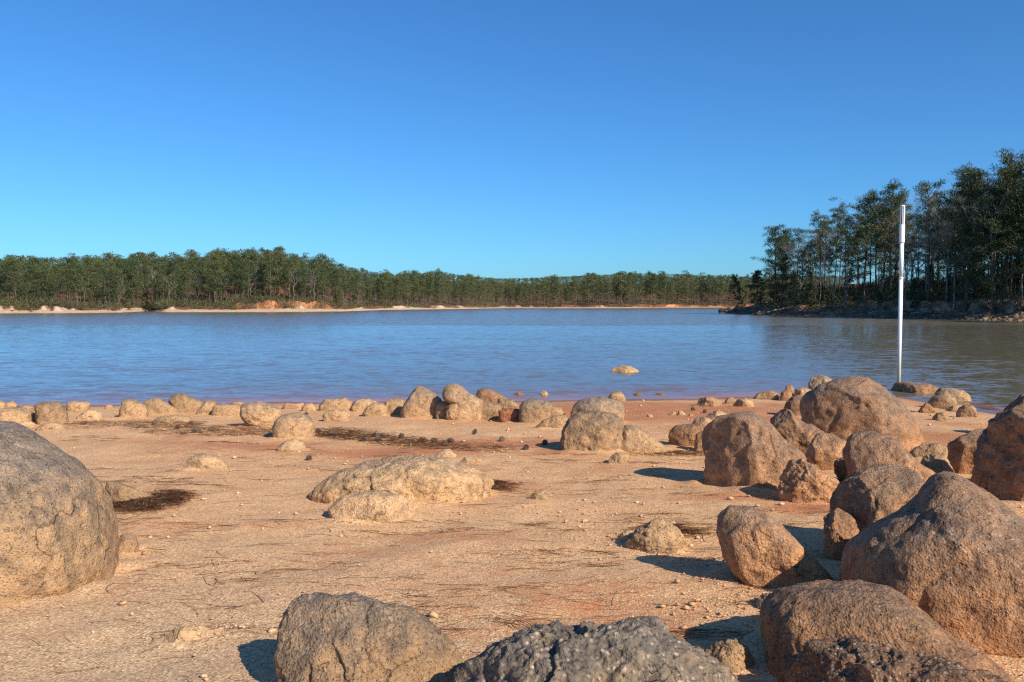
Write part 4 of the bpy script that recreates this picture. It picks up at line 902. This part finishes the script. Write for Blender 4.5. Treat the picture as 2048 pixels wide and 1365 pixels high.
def ph(py):                                         # height of photo row py at the pole's distance
    d = ray(1797, py); t = g0[1] / d[1]; return CAM_H + d[2] * t - g0[2]
pole = bpy.data.objects.new('marker_pole', None); COL.objects.link(pole); pole.location = g0
tag(pole, 'tall white plastic pole with a slotted head, standing behind the boulders at the water', 'pole')
pr = 3.9 / F * g0[1]
def pp(name, prof, mat, parent=pole): 
    V, Fq = lathe(prof); return mesh_np(name, V, Fq, mat, parent)
z0, zj, zc0, zc1, zt = -0.3, ph(558), ph(486), ph(450), ph(411)
pp('lower_pipe', [(0.001, z0), (pr * 0.93, z0), (pr * 0.93, ph(680)), (pr * 0.97, ph(679)), (pr, zj - 0.02), (0.001, zj - 0.02)], M['pvc'])
pp('joint_ring', [(0.001, zj - 0.02), (pr * 1.05, zj - 0.018), (pr * 1.05, zj + 0.05), (pr * 1.0, zj + 0.053), (0.001, zj + 0.053)], M['pvc'])
pp('upper_pipe', [(0.001, zj + 0.055), (pr * 0.97, zj + 0.056), (pr * 1.0, zc0), (0.001, zc0)], M['pvc'])
pp('coupling', [(0.001, zc0 + 0.002), (pr * 1.28, zc0 + 0.003), (pr * 1.3, zc0 + 0.02), (pr * 1.3, zc1 - 0.02), (pr * 1.22, zc1), (0.001, zc1)], M['pvc'])
head = pp('slotted_head', [(0.001, zc1 + 0.003), (pr * 0.98, zc1 + 0.004), (pr * 0.98, zt - 0.05), (0.001, zt - 0.05)], M['slot'])
hb = Acc()
for q, wdt in ((200, 30), (248, 16), (292, 34), (345, 22), (30, 30), (90, 40), (150, 40)):
    n = 6; A0, A1 = R(q - wdt / 2), R(q + wdt / 2); ri, ro = pr * 0.99, pr * 1.18; zb, ze = zc1 + 0.003, zt - 0.045
    V = [(r * math.cos(A0 + (A1 - A0) * j / n), r * math.sin(A0 + (A1 - A0) * j / n), z) for z in (zb, ze) for r in (ri, ro) for j in range(n + 1)]
    m = n + 1; Fq = []
    for j in range(n): Fq += [[m + j, m + j + 1, 3 * m + j + 1, 3 * m + j], [j, j + 1, 2 * m + j + 1, 2 * m + j]]
    Fq += [[0, m, 3 * m, 2 * m], [n, m + n, 3 * m + n, 2 * m + n]]
    hb.add(V, Fq)
V, Fq = hb.arr(); mesh_np('slat', V, Fq, M['pvc'], head, smooth=False)
pp('cap', [(0.001, zt - 0.044), (pr * 1.2, zt - 0.043), (pr * 1.24, zt - 0.01), (pr * 1.05, zt), (0.001, zt)], M['pvc'], head)

# ------------------------------------------------------------------ pine cones, needles, pebbles
def cone_arrays(seed):
    rs = np.random.RandomState(seed); A = Acc(); n = 62; Lc, rc = 0.095, 0.024
    V, Fq = lathe([(0.002, 0.0), (rc * .6, 0.012), (rc * .75, 0.04), (rc * .45, 0.075), (0.002, 0.092)], 8); A.add(V, Fq)
    for i in range(n):
        t = (i + 0.5) / n; z = 0.004 + t * 0.088; r = rc * math.sin(math.pi * (0.16 + 0.78 * t)) ** 0.8; a = i * 2.39996 + rs.uniform(-.1, .1)
        e = np.array([math.cos(a), math.sin(a), 0]); sd = np.array([-e[1], e[0], 0]); k = np.array([0, 0, 1.0])
        p = e * r * 0.5 + k * (z - 0.004); tip = e * (r * 1.55) + k * (z + 0.008 - 0.012 * (1 - t)); w = 0.0085 * (0.6 + 0.8 * math.sin(math.pi * t))
        A.add([p, (p + tip) / 2 + sd * w, tip + k * 0.003, (p + tip) / 2 - sd * w], [[0, 1, 2, 3]])
        A.add([(p + tip) / 2 + sd * w, (p + tip) / 2 + sd * w - k * 0.004, tip - k * 0.002, tip + k * 0.003], [[0, 1, 2, 3]])
    V, Fq = A.arr(); V[:, 2] -= 0.046; return V, Fq
CV, CF = cone_arrays(3); cone0 = None
CONES = '308 850;368 869;389 866;402 866;423 863;382 850;355 859;168 850;612 832;743 831;607 874;618 866;637 865;668 873;749 874;764 876;757 883;726 883;803 877;828 887;787 882;869 886;901 886;890 892;949 869;1004 883;618 922;1090 890;1052 900;1282 900;1410 826;1386 822;846 884;700 868'
CLAB = {(949, 869): 'upright pine cone alone on open sand right of the needle drift', (1004, 883): 'pine cone lying alone on the sand farthest right of the needle drift', (618, 922): 'grey pine cone alone on the sand left of the whaleback rock', (1090, 890): 'pine cone lying in the shadow of the round centre boulder', (1052, 900): 'pine cone on the end of the needle drift nearest the centre boulder', (1282, 900): 'pine cone at the foot of the flat centre slab', (1410, 826): 'pine cone on the red clay nearest the pale rock of the small pile', (1386, 822): 'pine cone on the red clay behind the clods', (612, 832): 'pine cone behind the smooth boulder of the round pair', (743, 831): 'pine cone at the foot of the row rocks, left of the steep wedge', (168, 850): 'pine cone at the left end of the upper needle drift'}
for s in CONES.split(';'):
    px, py = map(float, s.split()); p = on_ground(px, py)
    if cone0 is None: o = cone0 = mesh_np('pine_cone', CV, CF, M['cone'], smooth=False)
    else: o = cone0.copy(); COL.objects.link(o)
    o.location = (p[0], p[1], p[2] + 0.035); o.scale = (1.25,) * 3
    o.rotation_euler = (R(rr_.uniform(60, 120)) if (px, py) != (949, 869) else R(25), rr_.uniform(-.3, .3), rr_.uniform(0, 6.28))
    lab = CLAB.get((int(px), int(py))) or ('one of the pine cones in the needle drift left of the round boulder pair' if px < 600 else 'one of the pine cones strewn through the middle needle drift')
    tag(o, lab, 'pine cone', 'pine cones on the sand')

def strips(rs, C, az, ln, wd, bend, lift):
    """curved flat needles: 3 quads each; C on the ground"""
    n = len(C); out = []; k = 4
    d = np.stack([np.cos(az), np.sin(az)], 1)
    for j in range(k + 1):
        t = j / k - 0.5; aa = az + bend * t
        off = np.stack([np.cos(aa), np.sin(aa)], 1) * (ln * t)[:, None]
        sd = np.stack([-np.sin(aa), np.cos(aa)], 1) * (wd * (1 - abs(t) * 0.7))[:, None]
        xy = C + off
        z = ground_h(xy[:, 0], xy[:, 1]) + lift * (1 - 1.2 * t * t) + 0.006
        out.append(np.concatenate([xy + sd, z[:, None]], 1)); out.append(np.concatenate([xy - sd, z[:, None] + 0.004], 1))
    V = np.stack(out, 1).reshape(-1, 3); b = (np.arange(n) * 2 * (k + 1))[:, None, None]
    q = np.array([[2 * j, 2 * j + 1, 2 * j + 3, 2 * j + 2] for j in range(k)])[None]
    return V, (b + q).reshape(-1, 4)
def inside(poly, n, rs, edge=0.0):
    W_ = np.array([on_ground(*p)[:2] for p in poly]); lo, hi = W_.min(0), W_.max(0); out = []
    while len(out) < n:
        c = rs.uniform(lo, hi); ok = False; j = len(W_) - 1
        for i in range(len(W_)):
            if (W_[i, 1] > c[1]) != (W_[j, 1] > c[1]) and c[0] < (W_[j, 0] - W_[i, 0]) * (c[1] - W_[i, 1]) / (W_[j, 1] - W_[i, 1]) + W_[i, 0]: ok = not ok
            j = i
        if ok: out.append(c + rs.normal(0, edge, 2))
    return np.array(out)
DR = [('125,849 200,846 300,845 400,846 412,851 390,859 300,863 220,859 140,859', 620, 'long dark drift of pine needles below the left end of the rock row', 0.05),
      ('262,866 340,860 430,856 520,851 560,859 540,869 460,875 350,873', 600, 'thin dark drift of needles and cones reaching to the round boulder pair', 0.04),
      ('608,871 650,862 700,860 760,870 830,880 900,890 1000,896 1042,901 1000,907 900,905 820,897 740,889 660,882', 1400, 'longest needle drift, slanting down across the middle of the sand', 0.06),
      ('220,1003 262,1006 300,1000 322,986 360,988 372,1000 330,1019 260,1027 222,1024', 1100, 'curved mat of pine straw wrapped round the small rock beside the left boulder', 0.03),
      ('945,972 980,963 1024,971 1012,986 962,986', 420, 'small patch of pine straw at the right end of the whaleback rock', 0.025),
      ('1270,1062 1310,1052 1400,1060 1420,1078 1370,1076', 260, 'wisps of pine straw between the peaked rock and the egg-shaped boulder', 0.02),
      ('1240,906 1300,902 1400,906 1420,914 1300,914', 300, 'thin line of needles at the foot of the flat centre slab', 0.02)]
rs = np.random.RandomState(99)
for s, n, lab, hh in DR:
    C = inside(P(s), n, rs, 0.06); C[: n // 5] += rs.normal(0, 0.09, (n // 5, 2)); C = C[noise2(C[:, 0], C[:, 1], 2.2, 2, 3) > -0.75]; n = len(C)
    V, Fq = strips(rs, C, rs.normal(0.05, 0.55, n), rs.uniform(0.10, 0.24, n), np.where(rs.rand(n) < 0.04, 0.007, rs.uniform(0.0016, 0.0034, n)), rs.normal(0, 0.6, n), rs.uniform(0, 1, n) ** 1.3 * hh * 1.1)
    tag(mesh_np('needle_drift', V, Fq, M['straw'], smooth=False), lab, 'pine needles', 'drifts of pine needles')
# loose needles and twigs lying about, thicker along old waterlines
C = []
for _ in range(130):
    c = on_ground(rs.uniform(0, 1700), 870 + 440 * rs.rand() ** 1.3)[:2]; k = rs.randint(4, 16); dv = rs.normal(0, 0.15); ln = rs.uniform(0.2, 0.8)
    t = rs.uniform(-1, 1, k); C.append(np.stack([c[0] + t * ln, c[1] + t * ln * dv + rs.normal(0, 0.035, k)], 1))
C.append(np.stack([rs.uniform(-4.5, 3.2, 420), rs.uniform(3.0, 12.0, 420)], 1)); C = np.concatenate(C); n = len(C)
V, Fq = strips(rs, C, rs.normal(0.0, 0.5, n), rs.uniform(0.10, 0.30, n), rs.uniform(0.0014, 0.0034, n), rs.normal(0, 0.3, n), rs.uniform(0, 0.012, n))
tag(mesh_np('loose_needles', V, Fq, M['straw'], smooth=False), 'single pine needles and bits of twig scattered over the sand', 'pine needles', kind='stuff')
# gravel: clods and pebbles, thicker in a few rubbly places
ptsP = [np.stack([rs.uniform(-4.5, 5.5, 2600), 2.9 + 12 * rs.rand(2600) ** 1.4], 1), np.stack([rs.uniform(-9, 9, 900), rs.uniform(10, 20, 900)], 1)]
for px, py, sx, sy, n in ((1225, 1085, 55, 22, 200), (1180, 1020, 80, 15, 120), (440, 1258, 60, 10, 60), (1500, 1180, 60, 30, 240), (1440, 1250, 70, 40, 260), (1400, 1130, 60, 30, 120), (1600, 990, 80, 10, 160), (1240, 918, 30, 8, 50), (1380, 828, 90, 12, 60), (1560, 800, 60, 6, 40), (1880, 840, 60, 12, 60), (700, 850, 200, 12, 80), (1780, 905, 60, 10, 80), (940, 1350, 40, 20, 80), (250, 1100, 50, 15, 60)):
    c0, c1, c2 = on_ground(px, py), on_ground(px + sx, py), on_ground(px, py - sy)
    ptsP.append(c0[:2] + rs.normal(0, 1, (n, 2)) * np.array([abs(c1[0] - c0[0]), abs(c2[1] - c0[1])]))
C = np.concatenate(ptsP); n = len(C); s = np.clip(0.0035 / rs.uniform(0.03, 1, n) ** 0.62, 0, 0.032) * (0.6 + 0.05 * C[:, 1])
keep = np.interp(C[:, 0], _xf, _yf) - C[:, 1] > 0.4; C, s = C[keep], s[keep]; n = len(C)
S1, F1 = ico(1)
V = S1[None] * rs.uniform(0.6, 1.2, (n, 1, 3)) * s[:, None, None] * np.array([1, 1, 0.6]) * (1 + rs.normal(0, 0.2, (n, len(S1), 1)))
V = V + np.concatenate([C, (ground_h(C[:, 0], C[:, 1]) + 0.008 + s * 0.25)[:, None]], 1)[:, None]
Fq = (np.arange(n) * len(S1))[:, None, None] + F1[None]
kk_ = Nodes('gravel'); nn_ = kk_.noise(kk_.coord(), 23, 2, 0.5); kk_.l(kk_.ramp(nn_, [(0.3, (0.42, 0.22, 0.11)), (0.5, (0.58, 0.35, 0.18)), (0.7, (0.68, 0.47, 0.29))]), kk_.b.inputs['Base Color']); kk_.b.inputs['Roughness'].default_value = 0.9
tag(mesh_np('gravel', V.reshape(-1, 3), Fq.reshape(-1, 3), kk_.m, smooth=False), 'pebbles and crumbly clods strewn over the sand', 'gravel', kind='stuff')
